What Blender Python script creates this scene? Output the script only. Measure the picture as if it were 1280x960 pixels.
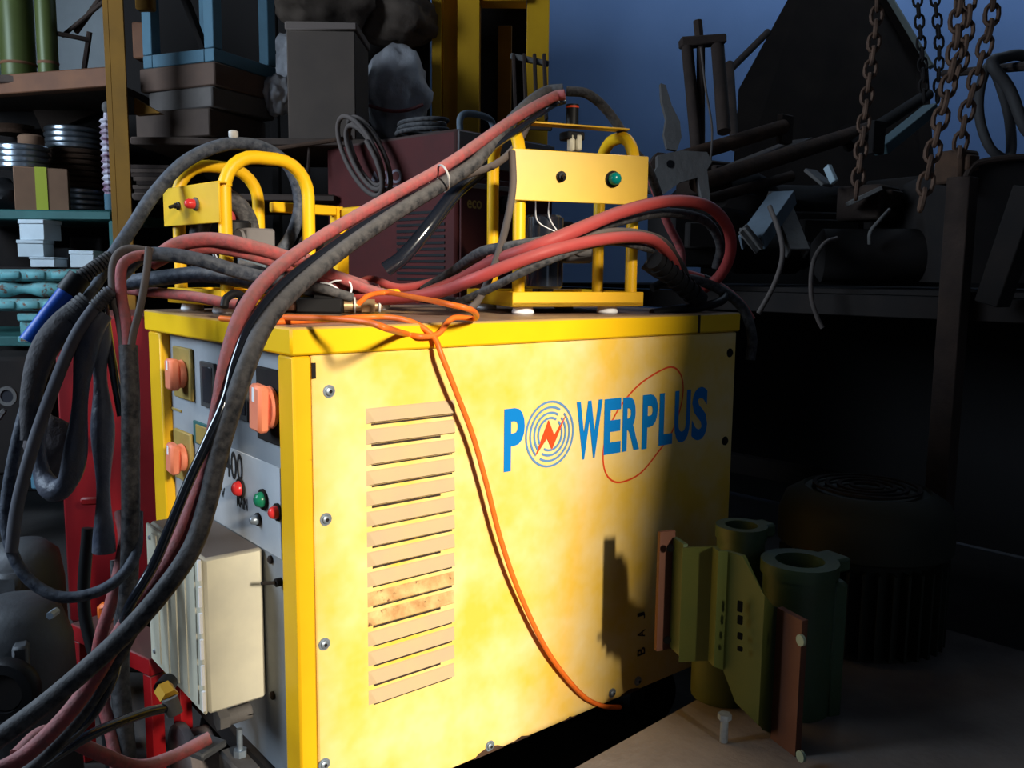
import bpy, bmesh, math, random
from mathutils import Vector, Matrix, Euler
random.seed(7)
for o in list(bpy.data.objects): bpy.data.objects.remove(o, do_unlink=True)
scene = bpy.context.scene
COL = scene.collection

# ------------------------------------------------------------------ camera
F = 1100.0
YAW, PITCH, ROLL = .6881, -.1261, .0106
CAM = Vector((-.4701, -.9974, .8695))
FW = Vector((math.sin(YAW)*math.cos(PITCH), math.cos(YAW)*math.cos(PITCH), math.sin(PITCH)))
RT = Vector((math.cos(YAW), -math.sin(YAW), 0))
UP = RT.cross(FW)
CR = RT*math.cos(ROLL) + UP*math.sin(ROLL)
CU = -RT*math.sin(ROLL) + UP*math.cos(ROLL)
FH = Vector((math.sin(YAW), math.cos(YAW), 0))          # horizontal forward
ZZ = Vector((0, 0, 1))
cd = bpy.data.cameras.new('camera'); cam = bpy.data.objects.new('camera', cd); COL.objects.link(cam)
m = Matrix.Identity(4)
for i in range(3):
    m[i][0] = CR[i]; m[i][1] = CU[i]; m[i][2] = -FW[i]; m[i][3] = CAM[i]
cam.matrix_world = m
cd.sensor_width = 36; cd.lens = 36*F/1280; cd.clip_start = .02; cd.clip_end = 100
scene.camera = cam
# ------------------------------------------------------------------ light
vs = scene.view_settings
vs.view_transform = 'Standard'; vs.look = 'None'; vs.gamma = 1; vs.use_curve_mapping = False
vs.exposure = 0.0
W = bpy.data.worlds.new('world'); scene.world = W; W.use_nodes = True
W.node_tree.nodes['Background'].inputs[0].default_value = (.55, .72, 1, 1)
W.node_tree.nodes['Background'].inputs[1].default_value = .55
SUN_E, SUN_A = math.radians(19), math.radians(8)       # elevation; azimuth away from the side panel's normal
SD = Vector((math.sin(SUN_A)*math.cos(SUN_E), math.cos(SUN_A)*math.cos(SUN_E), -math.sin(SUN_E)))
sl = bpy.data.lights.new('sun', 'SUN'); sl.energy = 6.8; sl.angle = math.radians(6); sl.color = (1, .90, .74)
so = bpy.data.objects.new('sun', sl); COL.objects.link(so)
so.rotation_euler = SD.to_track_quat('-Z', 'Y').to_euler(); so.location = (0, -6, 5)
def area(name, loc, target, sx, sy, power, col):
    a = bpy.data.lights.new(name, 'AREA'); a.shape = 'RECTANGLE'; a.size = sx; a.size_y = sy; a.energy = power; a.color = col
    o = bpy.data.objects.new(name, a); COL.objects.link(o); o.location = loc
    o.rotation_euler = (Vector(target)-Vector(loc)).to_track_quat('-Z', 'Y').to_euler()
    return o
def RM(r, f, z): return Vector((CAM.x, CAM.y, 0)) + RT*r + FH*f + ZZ*z      # room coordinates: right, forward, up
area('window_daylight', RM(-2.42, 1.0, 1.75), RM(-.3, 1.5, .9), 1.3, 1.1, 78, (.66, .82, 1))

area('rooflight_daylight', RM(1.75, 3.45, 3.22), RM(1.75, 3.75, 1.2), .9, .5, 12, (.62, .80, 1))

# ------------------------------------------------------------------ pixel helpers (image 1280x960)
def ray(px, py): return FW + CR*((px-640)/F) + CU*((480-py)/F)
def P(px, py, d): return CAM + ray(px, py)*d
def on(px, py, ax, v):
    q = ray(px, py); return CAM + q*((v-CAM[ax])/q[ax])
def depth(p): return (Vector(p)-CAM).dot(FW)
RC = Matrix((RT, FH, ZZ)).transposed()                   # room-aligned rotation
def Rz(a): return Matrix.Rotation(a, 3, 'Z')
def Rx(a): return Matrix.Rotation(a, 3, 'X')
def Ry(a): return Matrix.Rotation(a, 3, 'Y')
I3 = Matrix.Identity(3)

# ------------------------------------------------------------------ materials
MATS = {}
def mat(name, col, rough=.6, metal=0, col2=None, scale=8, amt=.5, bump=.0, bscale=60, rust=0, rustcol=(.12,.045,.02), spec=.28, ior=None, trans=0, dust=0, dustcol=(.30,.24,.20)):
    if name in MATS: return MATS[name]
    M = bpy.data.materials.new(name); M.use_nodes = True; nt = M.node_tree; N = nt.nodes; Lk = nt.links
    b = N['Principled BSDF']; b.inputs['Roughness'].default_value = rough; b.inputs['Metallic'].default_value = metal
    b.inputs['Specular IOR Level'].default_value = spec
    if trans: b.inputs['Transmission Weight'].default_value = trans
    tc = N.new('ShaderNodeTexCoord'); geo = N.new('ShaderNodeNewGeometry')
    out = None
    def noise(sc, det=4, rgh=.6):
        n = N.new('ShaderNodeTexNoise'); n.inputs['Scale'].default_value = sc; n.inputs['Detail'].default_value = det
        n.inputs['Roughness'].default_value = rgh; Lk.new(geo.outputs['Position'], n.inputs['Vector']); return n
    def ramp(sock, a, c):
        r = N.new('ShaderNodeMapRange'); r.inputs[1].default_value = a; r.inputs[2].default_value = c; Lk.new(sock, r.inputs[0]); r.clamp = True; return r.outputs[0]
    def mix(fac, a, c):
        x = N.new('ShaderNodeMix'); x.data_type = 'RGBA'
        Lk.new(fac, x.inputs[0])
        for s, v in ((x.inputs[6], a), (x.inputs[7], c)):
            if isinstance(v, tuple): s.default_value = (*v, 1)
            else: Lk.new(v, s)
        return x.outputs[2]
    cur = tuple(col)
    if col2 is not None:
        n = noise(scale); f = ramp(n.outputs['Fac'], .5-amt*.5, .5+amt*.5); cur = mix(f, cur, tuple(col2))
    if rust:
        n = noise(scale*2.3, 8, .7); f = ramp(n.outputs['Fac'], .78-rust, .82-rust*.8); cur = mix(f, cur, rustcol)
    if dust:
        sx = N.new('ShaderNodeSeparateXYZ'); Lk.new(geo.outputs['Normal'], sx.inputs[0])
        f = ramp(sx.outputs[2], .1, 1.0)
        mm = N.new('ShaderNodeMath'); mm.operation = 'MULTIPLY'; mm.inputs[1].default_value = dust; Lk.new(f, mm.inputs[0])
        cur = mix(mm.outputs[0], cur, dustcol)
    if isinstance(cur, tuple): b.inputs['Base Color'].default_value = (*cur, 1)
    else: Lk.new(cur, b.inputs['Base Color'])
    if bump:
        n = noise(bscale, 5); bp = N.new('ShaderNodeBump'); bp.inputs['Strength'].default_value = bump; bp.inputs['Distance'].default_value = .01
        Lk.new(n.outputs['Fac'], bp.inputs['Height']); Lk.new(bp.outputs[0], b.inputs['Normal'])
    MATS[name] = M; return M
DU = (.20, .165, .15)
YEL   = mat('yellow_paint', (.80,.46,.008), .42, col2=(.72,.38,.006), scale=6, amt=.5, rust=.10)
YELG  = mat('glossy_yellow_plate', (.82,.50,.02), .30, col2=(.74,.42,.012), scale=9, amt=.4, rust=.06, spec=.9)
LIDY  = mat('lid_paint', (.86,.53,.006), .40, col2=(.78,.44,.005), scale=5, rust=.06, dust=.93, dustcol=(.24,.16,.135))
FACE  = mat('faded_yellow_paint', (.77,.57,.25), .55, col2=(.76,.47,.06), scale=7.5, amt=.28, rust=.055, rustcol=(.28,.12,.04), bump=.03, bscale=30)
LOUV  = mat('dusty_louver', (.44,.33,.21), .8, col2=(.52,.38,.20), scale=14, rust=.10, rustcol=(.2,.08,.03))
RUSTL = mat('rusty_louver', (.68,.50,.22), .8, col2=(.35,.15,.05), scale=30, amt=.4, rust=.2)
HOLE  = mat('hole_black', (.004,.004,.004), 1, spec=0)
BLK   = mat('black_plastic', (.008,.008,.009), .5, spec=.2)
DARK  = mat('dark_steel', (.012,.011,.011), .9, col2=(.022,.017,.015), scale=9, spec=.15)
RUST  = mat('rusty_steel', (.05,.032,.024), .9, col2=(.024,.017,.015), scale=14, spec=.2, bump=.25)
RUST2 = mat('brown_rust', (.085,.045,.027), .95, col2=(.035,.022,.016), scale=18, spec=.2, bump=.3)
CHAIN = mat('rusty_chain', (.15,.085,.055), .75, .3, col2=(.06,.035,.025), scale=40, bump=.2)
GREYP = mat('grey_panel', (.32,.34,.36), .6, col2=(.22,.23,.24), scale=7, rust=.04, rustcol=(.16,.12,.09))
WHITEP= mat('white_plate', (.58,.60,.62), .55, col2=(.45,.46,.47), scale=9, rust=.03)
CREAM = mat('cream_box_paint', (.62,.58,.44), .55, col2=(.50,.47,.37), scale=12, amt=.4, rust=.05, rustcol=(.3,.24,.16), dust=.95, dustcol=(.085,.065,.058))
KNOB  = mat('coral_knob', (.78,.24,.13), .5, col2=(.68,.19,.11), scale=20)
KPLATE= mat('dull_brass_plate', (.36,.25,.06), .6, col2=(.24,.16,.04), scale=20)
METER = mat('meter_glass', (.03,.03,.035), .15)
FRAMEM= mat('meter_frame', (.05,.05,.05), .5)
BLUEI = mat('blue_ink', (.0,.17,.50), .5)
REDI  = mat('red_ink', (.70,.06,.01), .5)
BLKI  = mat('black_ink', (.02,.02,.02), .6)
BLUE2 = mat('pale_blue_ink', (.10,.22,.42), .5)
REDL  = mat('red_lamp', (.55,.03,.03), .25)
GRNL  = mat('green_lamp', (.01,.16,.08), .25)
TEALL = mat('teal_button', (.0,.20,.17), .25)
BOLT  = mat('zinc_bolt', (.34,.42,.50), .4, .6, col2=(.2,.22,.25), scale=60)
PINK  = mat('pink_red_rubber', (.36,.065,.065), .7, col2=(.19,.06,.058), scale=90, amt=.35, bump=.3, dust=.55, dustcol=(.42,.24,.23))
RED   = mat('red_rubber', (.40,.05,.045), .55, col2=(.28,.042,.04), scale=12, dust=.25, dustcol=(.42,.24,.23))
GRUB  = mat('dusty_black_rubber', (.014,.015,.018), .7, col2=(.075,.07,.07), scale=95, amt=.3, bump=.3, dust=.75, dustcol=(.13,.125,.125))
SHINY = mat('glossy_black_hose', (.010,.012,.018), .16, spec=.8)
BRUB  = mat('blue_black_hose', (.012,.018,.032), .6, col2=(.07,.078,.098), scale=95, amt=.3, bump=.3, dust=.6, dustcol=(.12,.135,.16))
BROWNC= mat('brown_dusty_cable', (.10,.075,.065), .75, col2=(.06,.05,.045), scale=16, dust=.5, dustcol=(.19,.155,.14))
ORNG  = mat('orange_cable', (.85,.17,.015), .45, col2=(.70,.13,.02), scale=25)
BLUEH = mat('blue_handle', (.005,.09,.50), .4, col2=(.01,.06,.36), scale=15)
BAG   = mat('dusty_blue_sleeve', (.04,.05,.08), .45, col2=(.10,.10,.115), scale=22, bump=.5, bscale=40)
CLOTH = mat('dusty_rag', (.12,.10,.10), .9, col2=(.07,.06,.065), scale=20, bump=.6, bscale=50)
BRASS = mat('brass', (.45,.28,.14), .35, .6, col2=(.32,.2,.12), scale=30)
WHITEW= mat('white_plastic', (.75,.75,.77), .5)
CLEAR = mat('clear_nylon', (.5,.48,.45), .4)
REDM  = mat('red_machine_paint', (.085,.006,.005), .7, col2=(.04,.005,.004), scale=6, dust=.8, dustcol=(.10,.085,.075))
REDC  = mat('red_cabinet_paint', (.27,.006,.010), .5, col2=(.16,.004,.007), scale=5, dust=.7, dustcol=(.09,.05,.045))
GREYM = mat('grey_machine_front', (.16,.15,.15), .6, col2=(.11,.10,.10), scale=9)
TEAL  = mat('teal_shelf_paint', (.03,.13,.12), .6, col2=(.02,.08,.08), scale=10, rust=.12)
TURQ  = mat('turquoise_paint', (.13,.38,.40), .6, col2=(.08,.24,.26), scale=22, rust=.24, dust=.25, dustcol=(.20,.13,.10))
RACKO = mat('rust_orange_beam', (.20,.085,.04), .75, col2=(.11,.05,.03), scale=9, rust=.12)
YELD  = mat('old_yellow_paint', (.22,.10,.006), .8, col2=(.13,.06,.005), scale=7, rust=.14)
YELC  = mat('column_yellow_paint', (.68,.37,.010), .5, col2=(.55,.28,.01), scale=6, rust=.07)
GCYL  = mat('olive_green_cylinder', (.085,.105,.028), .4, .1, col2=(.055,.07,.02), scale=6, rust=.06)
STEEL = mat('bright_steel', (.48,.53,.58), .28, .9, col2=(.34,.38,.42), scale=30)
CARD  = mat('cardboard', (.22,.125,.075), .9, col2=(.17,.095,.06), scale=12)
TAPE  = mat('yellow_green_tape', (.42,.46,.06), .4)
LBLUE = mat('light_blue_paint', (.06,.14,.19), .7, col2=(.045,.095,.13), scale=8, rust=.12, dust=.3, dustcol=(.2,.17,.14))
WOODD = mat('dark_wood', (.075,.05,.037), .85, col2=(.045,.03,.024), scale=12, dust=.3, dustcol=(.12,.09,.07))
WOODB = mat('brown_board', (.085,.062,.048), .85, col2=(.06,.045,.036), scale=7)
SACK  = mat('white_sack', (.60,.60,.63), .8, col2=(.32,.30,.31), scale=11, bump=.5, bscale=25, dust=.3, dustcol=(.25,.2,.17))
SACKB = mat('brown_sack', (.17,.125,.095), .9, col2=(.09,.065,.05), scale=8, bump=.5, bscale=22)
GREEN = mat('green_cast_paint', (.030,.070,.032), .5, col2=(.036,.050,.015), scale=9, rust=.08, spec=.5)
GREENB= mat('olive_plate_paint', (.062,.068,.012), .5, col2=(.042,.056,.013), scale=9, rust=.06)
DGREEN= mat('dark_green_motor', (.012,.013,.008), .7, col2=(.018,.018,.010), scale=8)
RFLNG = mat('red_lead_flange', (.085,.03,.014), .7, col2=(.10,.04,.025), scale=14)
SLAB  = mat('concrete_slab', (.20,.17,.15), .9, col2=(.14,.115,.10), scale=12, bump=.2, rust=.06, rustcol=(.08,.06,.05))
IRON  = mat('grey_cast_iron', (.085,.09,.095), .55, .2, col2=(.05,.05,.055), scale=12, bump=.15)
SCRAPG= mat('grey_scrap', (.11,.105,.10), .75, col2=(.08,.07,.065), scale=12, bump=.2)
SCRAPB= mat('blue_grey_scrap', (.13,.17,.21), .65, col2=(.08,.10,.12), scale=12)
SHEET = mat('pale_wall_sheet', (.80,.86,.88), .7, col2=(.62,.68,.70), scale=5, rust=.06, rustcol=(.12,.10,.09))
WALLB = mat('blue_wall', (.28,.43,.76), .8, col2=(.23,.37,.68), scale=2.2, amt=.5, bump=.1, bscale=18)
WALLW = mat('dull_wall', (.16,.17,.19), .9, col2=(.11,.115,.13), scale=3)
FLOOR = mat('oily_floor', (.06,.055,.05), .8, col2=(.035,.03,.03), scale=4, bump=.15)
CEIL  = mat('dark_roof', (.06,.06,.065), .9)

# ------------------------------------------------------------------ geometry helpers: each returns (verts, faces)
def join(*gs):
    V, Fc = [], []
    for g in gs:
        n = len(V); V += g[0]; Fc += [tuple(i+n for i in f) for f in g[1]]
    return V, Fc
def from_bm(bm):
    bm.verts.ensure_lookup_table(); bm.verts.index_update()
    g = ([v.co.copy() for v in bm.verts], [tuple(v.index for v in f.verts) for f in bm.faces]); bm.free(); return g
def bx(c, s, R=I3, bev=0, seg=1):
    bm = bmesh.new(); bmesh.ops.create_cube(bm, size=1)
    for v in bm.verts: v.co = Vector((v.co.x*s[0], v.co.y*s[1], v.co.z*s[2]))
    if bev: bmesh.ops.bevel(bm, geom=list(bm.edges), offset=min(bev, min(s)*.45), segments=seg, affect='EDGES', profile=.5)
    for v in bm.verts: v.co = R @ v.co + Vector(c)
    return from_bm(bm)
def bx2(a, b, bev=0):
    a, b = Vector(a), Vector(b); return bx((a+b)/2, [abs(b[i]-a[i]) for i in range(3)], bev=bev)
def catmull(pts, sub=6, closed=False):
    pts = [Vector(p) for p in pts]; n = len(pts); out = []
    rng = range(n) if closed else range(n-1)
    for i in rng:
        if closed: p0, p1, p2, p3 = pts[(i-1) % n], pts[i], pts[(i+1) % n], pts[(i+2) % n]
        else:
            p1, p2 = pts[i], pts[i+1]; p0 = pts[i-1] if i else p1*2-p2; p3 = pts[i+2] if i+2 < n else p2*2-p1
        for k in range(sub):
            t = k/sub; t2 = t*t; t3 = t2*t
            out.append(.5*((2*p1)+(p2-p0)*t+(2*p0-5*p1+4*p2-p3)*t2+(3*p1-p0-3*p2+p3)*t3))
    if not closed: out.append(pts[-1])
    return out
def tube(pts, r, n=8, closed=False, sub=6, smooth=True):
    """r: number, or function of t in 0..1"""
    if smooth and len(pts) > 2: pts = catmull(pts, sub, closed)
    pts = [Vector(p) for p in pts]; m_ = len(pts); V, Fc = [], []
    t0 = (pts[1]-pts[0]).normalized(); a = Vector((0, 0, 1)) if abs(t0.z) < .9 else Vector((1, 0, 0)); u = t0.cross(a).normalized()
    for i, p in enumerate(pts):
        if closed: t = (pts[(i+1) % m_]-pts[i-1]).normalized()
        else: t = (pts[min(i+1, m_-1)]-pts[max(i-1, 0)]).normalized()
        u = (u - t*u.dot(t)).normalized(); w = t.cross(u)
        rr = r(i/(m_-1)) if callable(r) else r
        for k in range(n):
            an = 2*math.pi*k/n; V.append(p + (u*math.cos(an)+w*math.sin(an))*rr)
    for i in range(m_ if closed else m_-1):
        j = (i+1) % m_
        for k in range(n): Fc.append((i*n+k, i*n+(k+1) % n, j*n+(k+1) % n, j*n+k))
    if not closed: Fc.append(tuple(range(n-1, -1, -1))); Fc.append(tuple((m_-1)*n+k for k in range(n)))
    return V, Fc
def lathe(prof, c, axis=(0, 0, 1), n=24, closedprof=False):
    """prof: (r, h) along axis"""
    axis = Vector(axis).normalized(); q = ZZ.rotation_difference(axis); V, Fc = [], []; c = Vector(c)
    for r, h in prof:
        for k in range(n):
            an = 2*math.pi*k/n; V.append(c + q @ Vector((r*math.cos(an), r*math.sin(an), h)))
    m_ = len(prof)
    for i in range(m_ if closedprof else m_-1):
        j = (i+1) % m_
        for k in range(n): Fc.append((i*n+k, i*n+(k+1) % n, j*n+(k+1) % n, j*n+k))
    if not closedprof: Fc.append(tuple(range(n-1, -1, -1))); Fc.append(tuple((m_-1)*n+k for k in range(n)))
    return V, Fc
def cyl(a, b, r, n=16, r2=None, bev=0):
    a, b = Vector(a), Vector(b); L = (b-a).length; r2 = r if r2 is None else r2
    if bev: pr = [(r-bev, 0), (r, bev), (r2, L-bev), (r2-bev, L)]
    else: pr = [(r, 0), (r2, L)]
    return lathe(pr, a, b-a, n)
def ringtube(c, ri, ro, h, axis=(0, 0, 1), n=24):
    return lathe([(ri, 0), (ro, 0), (ro, h), (ri, h)], c, axis, n, True)
def prism(poly, ext):
    poly = [Vector(p) for p in poly]; ext = Vector(ext); n = len(poly)
    V = poly + [p+ext for p in poly]
    Fc = [tuple(range(n-1, -1, -1)), tuple(range(n, 2*n))] + [(i, (i+1) % n, n+(i+1) % n, n+i) for i in range(n)]
    return V, Fc
def lump(c, s, seed, R=I3, amp=.18, n=3, freq=1.0):
    """rounded irregular solid"""
    from mathutils import noise as nz
    bm = bmesh.new(); bmesh.ops.create_icosphere(bm, subdivisions=n, radius=1)
    for v in bm.verts:
        d = 1 + amp*nz.noise(v.co*1.6*freq + Vector((seed*3.1, seed, 0))) + amp*.5*nz.noise(v.co*4*freq + Vector((seed, 0, 7)))
        q = v.co*d
        v.co = R @ Vector((q.x*s[0], q.y*s[1], q.z*s[2])) + Vector(c)
    return from_bm(bm)
WLOC = {}
def obj(name, g, material, parent=None, origin=None, smooth=40, mesh=None):
    V, Fc = g; V = [Vector(v) for v in V]
    if origin is None:
        lo = [min(v[i] for v in V) for i in range(3)]; hi = [max(v[i] for v in V) for i in range(3)]
        origin = Vector(((lo[0]+hi[0])/2, (lo[1]+hi[1])/2, lo[2]))
    origin = Vector(origin)
    me = bpy.data.meshes.new(name); me.from_pydata([tuple(v-origin) for v in V], [], Fc)
    bm = bmesh.new(); bm.from_mesh(me); bmesh.ops.recalc_face_normals(bm, faces=bm.faces); bm.to_mesh(me); bm.free()
    me.materials.append(material)
    if smooth:
        me.shade_smooth(); me.set_sharp_from_angle(angle=math.radians(smooth))
    o = bpy.data.objects.new(name, me); COL.objects.link(o)
    if parent: o.parent = parent; o.location = origin - WLOC[parent]
    else: o.location = origin
    WLOC[o] = origin
    return o
def clone(o, origin, parent=None, rot=None):
    c = o.copy(); COL.objects.link(c); origin = Vector(origin)
    c.parent = parent; c.location = origin - (WLOC[parent] if parent else Vector((0, 0, 0)))
    if rot is not None: c.rotation_euler = rot
    WLOC[c] = origin; return c
def tag(o, label, cat, group=None):
    o['label'] = label; o['category'] = cat
    if group: o['group'] = group
    return o
def struct(o): o['kind'] = 'structure'; return o
def thing(name, loc, label, cat, group=None):
    o = bpy.data.objects.new(name, None); COL.objects.link(o); o.location = loc; o.empty_display_size = .05
    WLOC[o] = Vector(loc); return tag(o, label, cat, group)
def glyph(ch, offset=.0):
    cu = bpy.data.curves.new('glyph', 'FONT'); cu.body = ch; cu.size = 1; cu.offset = offset; cu.resolution_u = 4
    o = bpy.data.objects.new('glyph', cu); COL.objects.link(o)
    dg = bpy.context.evaluated_depsgraph_get(); me = bpy.data.meshes.new_from_object(o.evaluated_get(dg))
    V = [v.co.copy() for v in me.vertices]; Fc = [tuple(p.vertices) for p in me.polygons]
    bpy.data.objects.remove(o, do_unlink=True); bpy.data.curves.remove(cu); bpy.data.meshes.remove(me)
    return V, Fc
def lettering(ch, o, ex, ey, w, h, offset=0, th=None):
    """flat print filling the rectangle o + ex*[0,w] + ey*[0,h]"""
    V, Fc = glyph(ch, offset)
    x0 = min(v.x for v in V); x1 = max(v.x for v in V); y0 = min(v.y for v in V); y1 = max(v.y for v in V)
    ex = Vector(ex); ey = Vector(ey); o = Vector(o)
    return [o + ex*((v.x-x0)/(x1-x0)*w) + ey*((v.y-y0)/(y1-y0)*h) for v in V], Fc
def fb(x0, x1, y0, y1, d, th, rz=0, bev=.004, R=None):
    """box whose camera-side face spans pixels at depth d, standing upright, turned by rz"""
    c = P((x0+x1)/2, (y0+y1)/2, d) + FH*th/2
    return bx(c, ((x1-x0)*d/F, th, (y1-y0)*d/F), RC @ (R if R is not None else Rz(rz)), bev)
def bar(a, b, w, h, bev=.002, roll=0):
    """rectangular bar from a to b"""
    a, b = Vector(a), Vector(b); y = (b-a).normalized(); x = y.cross(ZZ)
    x = x.normalized() if x.length > 1e-3 else Vector((1, 0, 0)); z = x.cross(y)
    R = Matrix((x, y, z)).transposed() @ Ry(roll)
    return bx((a+b)/2, (w, (b-a).length, h), R, bev)
def path(pts): return [P(*p) for p in pts]

# ================================================================== the shed
RW, LW, BK, FR, CE = 2.8, -2.5, 4.3, -1.0, 3.3
def rbox(r0, r1, f0, f1, z0, z1, bev=0):
    return bx(RM((r0+r1)/2, (f0+f1)/2, (z0+z1)/2), (r1-r0, f1-f0, z1-z0), RC, bev)
struct(obj('floor', rbox(LW, RW, FR, BK, -.1, 0), FLOOR))
struct(obj('ceiling', rbox(LW-.1, RW+.1, FR-.1, BK+.1, CE, CE+.1), CEIL))
wall_back = struct(obj('wall_back', rbox(LW-.1, RW+.1, BK, BK+.1, 0, CE), WALLB))
struct(obj('wall_right', rbox(RW, RW+.1, FR, BK, 0, CE), WALLW))
WZ0, WZ1, WF0, WF1 = 1.2, 2.3, .30, 1.70
struct(obj('wall_left', join(rbox(LW-.1, LW, FR, WF0, 0, CE), rbox(LW-.1, LW, WF1, BK, 0, CE), rbox(LW-.1, LW, WF0, WF1, 0, WZ0), rbox(LW-.1, LW, WF0, WF1, WZ1, CE)), WALLW))
w1 = struct(obj('window_1', join(rbox(LW-.07, LW-.01, WF0, WF0+.05, WZ0, WZ1), rbox(LW-.07, LW-.01, WF1-.05, WF1, WZ0, WZ1), rbox(LW-.07, LW-.01, WF0+.05, WF1-.05, WZ0, WZ0+.05), rbox(LW-.07, LW-.01, WF0+.05, WF1-.05, WZ1-.05, WZ1), rbox(LW-.06, LW-.02, 0.98, 1.02, WZ0+.05, WZ1-.05)), TEAL))
struct(obj('window_2', join(rbox(1.25, 1.30, 3.15, 3.75, CE-.04, CE-.002), rbox(2.20, 2.25, 3.15, 3.75, CE-.04, CE-.002), rbox(1.301, 2.199, 3.15, 3.19, CE-.04, CE-.002), rbox(1.301, 2.199, 3.71, 3.75, CE-.04, CE-.002), rbox(1.301, 2.199, 3.191, 3.709, CE-.02, CE-.002)), SHEET))
# doorway behind the camera that lets the sun in: its edges are where the sun's edge on the side panel says
def trace(p):
    p = Vector(p); rel = p - CAM; f = rel.dot(FH); k = (f-FR)/SD.dot(FH); q = p - SD*k; rel = q - CAM
    return rel.dot(RT), q.z
dl = trace((-.05, 0, .5))[0]; dr, drz = trace((.545, 0, .35)); dr2, drz2 = trace((.70, .1, 1.06)); dz = trace((.55, .1, 1.13))[1]
k_ = (dr2-dr)/(drz2-drz); rb, rt_ = dr - k_*drz, dr + k_*(dz-drz)
jamb = prism([RM(rb, FR, 0), RM(RW+.1, FR, 0), RM(RW+.1, FR, dz), RM(rt_, FR, dz)], -FH*.06)
struct(obj('wall_front', join(rbox(LW-.1, dl, FR-.06, FR, 0, CE), jamb, rbox(dl, RW+.1, FR-.06, FR, dz, CE)), WALLW))
# pale cladding sheets on the back wall behind the left rack
for i in range(5):
    r0 = -2.42+i*.27
    obj('wall_sheet', rbox(r0, r0+.255, BK-.02, BK, .02, 3.1, .004), SHEET, wall_back)

# ================================================================== yellow welding power source
LX, WY, ZT, ZB, LT = .90, .569, .80, .135, .035
ps = thing('welding_power_source', (LX/2, WY/2, 0), 'large yellow welding power source with louvred side panel and blue lettering', 'welding machine')
lidg = bx2((0, 0, ZT-LT), (LX, WY, ZT), .003)
lid = obj('lid', lidg, LIDY, ps)
obj('lid_seam', bx2((.775, -.0008, ZT-LT+.001), (.781, .001, ZT-.002)), RUST, lid)
S0 = .004
side = obj('side_panel', bx2((.03, S0, ZB), (LX-.006, S0+.02, ZT-LT-.001), .002), FACE, ps)
obj('back_panel', bx2((LX-.026, S0+.021, ZB), (LX-.006, WY-.006, ZT-LT-.001)), FACE, ps)
obj('far_side_panel', bx2((.03, WY-.026, ZB), (LX-.027, WY-.006, ZT-LT-.001)), FACE, ps)
obj('base_plate', bx2((.01, S0+.021, ZB+.002), (LX-.027, WY-.027, ZB+.03)), DARK, ps)
obj('corner_post', bx2((.004, S0, ZB), (.0295, S0+.044, ZT-LT-.001), .003), YEL, ps)
obj('corner_post', bx2((.004, WY-.066, ZB), (.0295, WY-.006, ZT-LT-.001), .003), YEL, ps)
PX = .02
fp = obj('front_panel', bx2((PX, S0+.0445, ZB+.031), (PX+.009, WY-.0665, ZT-LT-.002)), GREYP, ps)
for x in (.10, LX-.12):
    for y in (.08, WY-.08):
        cw = obj('caster', join(cyl((x, y-.016, .055), (x, y+.016, .055), .055, 20, bev=.006)), BLK, ps)
        obj('caster_fork', join(bx((x, y-.022, .09), (.03, .006, .08)), bx((x, y+.022, .09), (.03, .006, .08)), bx((x, y, .1325), (.06, .06, .008))), DARK, cw)
def fx(px, py): return on(px, py, 1, S0)
# louvres
la, lb = fx(457, 512).x, fx(568, 505).x
def louver_geo(x0, x1, z, h, out):
    y = S0; e = .010
    V = [(x0, y, z+h), (x1, y, z+h), (x1, y, z-.001), (x0, y, z-.001), (x0+e, y-out, z+.002), (x1-.003, y-out, z+.002), (x0+e*.3, y-out*.25, z+h*.92), (x1-.001, y-out*.25, z+h*.92)]
    return V, [(0, 6, 7, 1), (6, 4, 5, 7), (0, 3, 4, 6), (1, 7, 5, 2), (3, 2, 5, 4), (0, 1, 2, 3)]
ztop, zbot = .671, .281
for i in range(15):
    z = ztop + (zbot-ztop)*i/14
    obj('louver', louver_geo(la, lb, z, .0195, .0065 if i not in (9, 10) else .005), RUSTL if i in (9, 10) else LOUV, side, smooth=0)
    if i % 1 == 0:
        obj('louver_gap_shade', bx2((la+.008, S0-.0007, z-.0036-.0007*math.sin(i*2.1)), (lb-.004-.02*(i % 3 == 1), S0+.002, z-.0012)), RUST, side, smooth=0)  # dark strip under each lip, painted for gap shadow and dirt
# bolts on the side panel
for q in [(411, 489), (407, 649), (405, 805), (405, 955), (912, 441), (906, 551), (612, 934), (765, 866), (797, 851)]:
    c = fx(*q); c.z = max(c.z, ZB+.012)
    b = obj('bolt', join(lathe([(.0085, 0), (.0085, .0012), (.0055, .0013), (.0055, .004), (.004, .005)], c, (0, -1, 0), 12)), BOLT if q[0] < 880 else DARK, side)
    obj('bolt_socket', cyl(c+Vector((0, -.0049, 0)), c+Vector((0, -.0054, 0)), .0025, 6), DARK, b)
c = on(364, 462, 1, S0); obj('paint_chip', bx2((.0295, S0-.0006, .735), (.035, S0+.001, .755)), DARK, side)
# rusty lower edge
for (x0, x1, h) in ((.285, .345, .012), (.36, .40, .006), (.47, .50, .005), (.60, .66, .008)):
    obj('rust_patch', prism([(x0, S0-.0005, ZB), (x1, S0-.0005, ZB), (x1-.012, S0-.0005, ZB+h*.6), ((x0+x1)/2, S0-.0005, ZB+h), (x0+.01, S0-.0005, ZB+h*.5)], (0, .001, 0)), RUST2, side, smooth=0)
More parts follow.
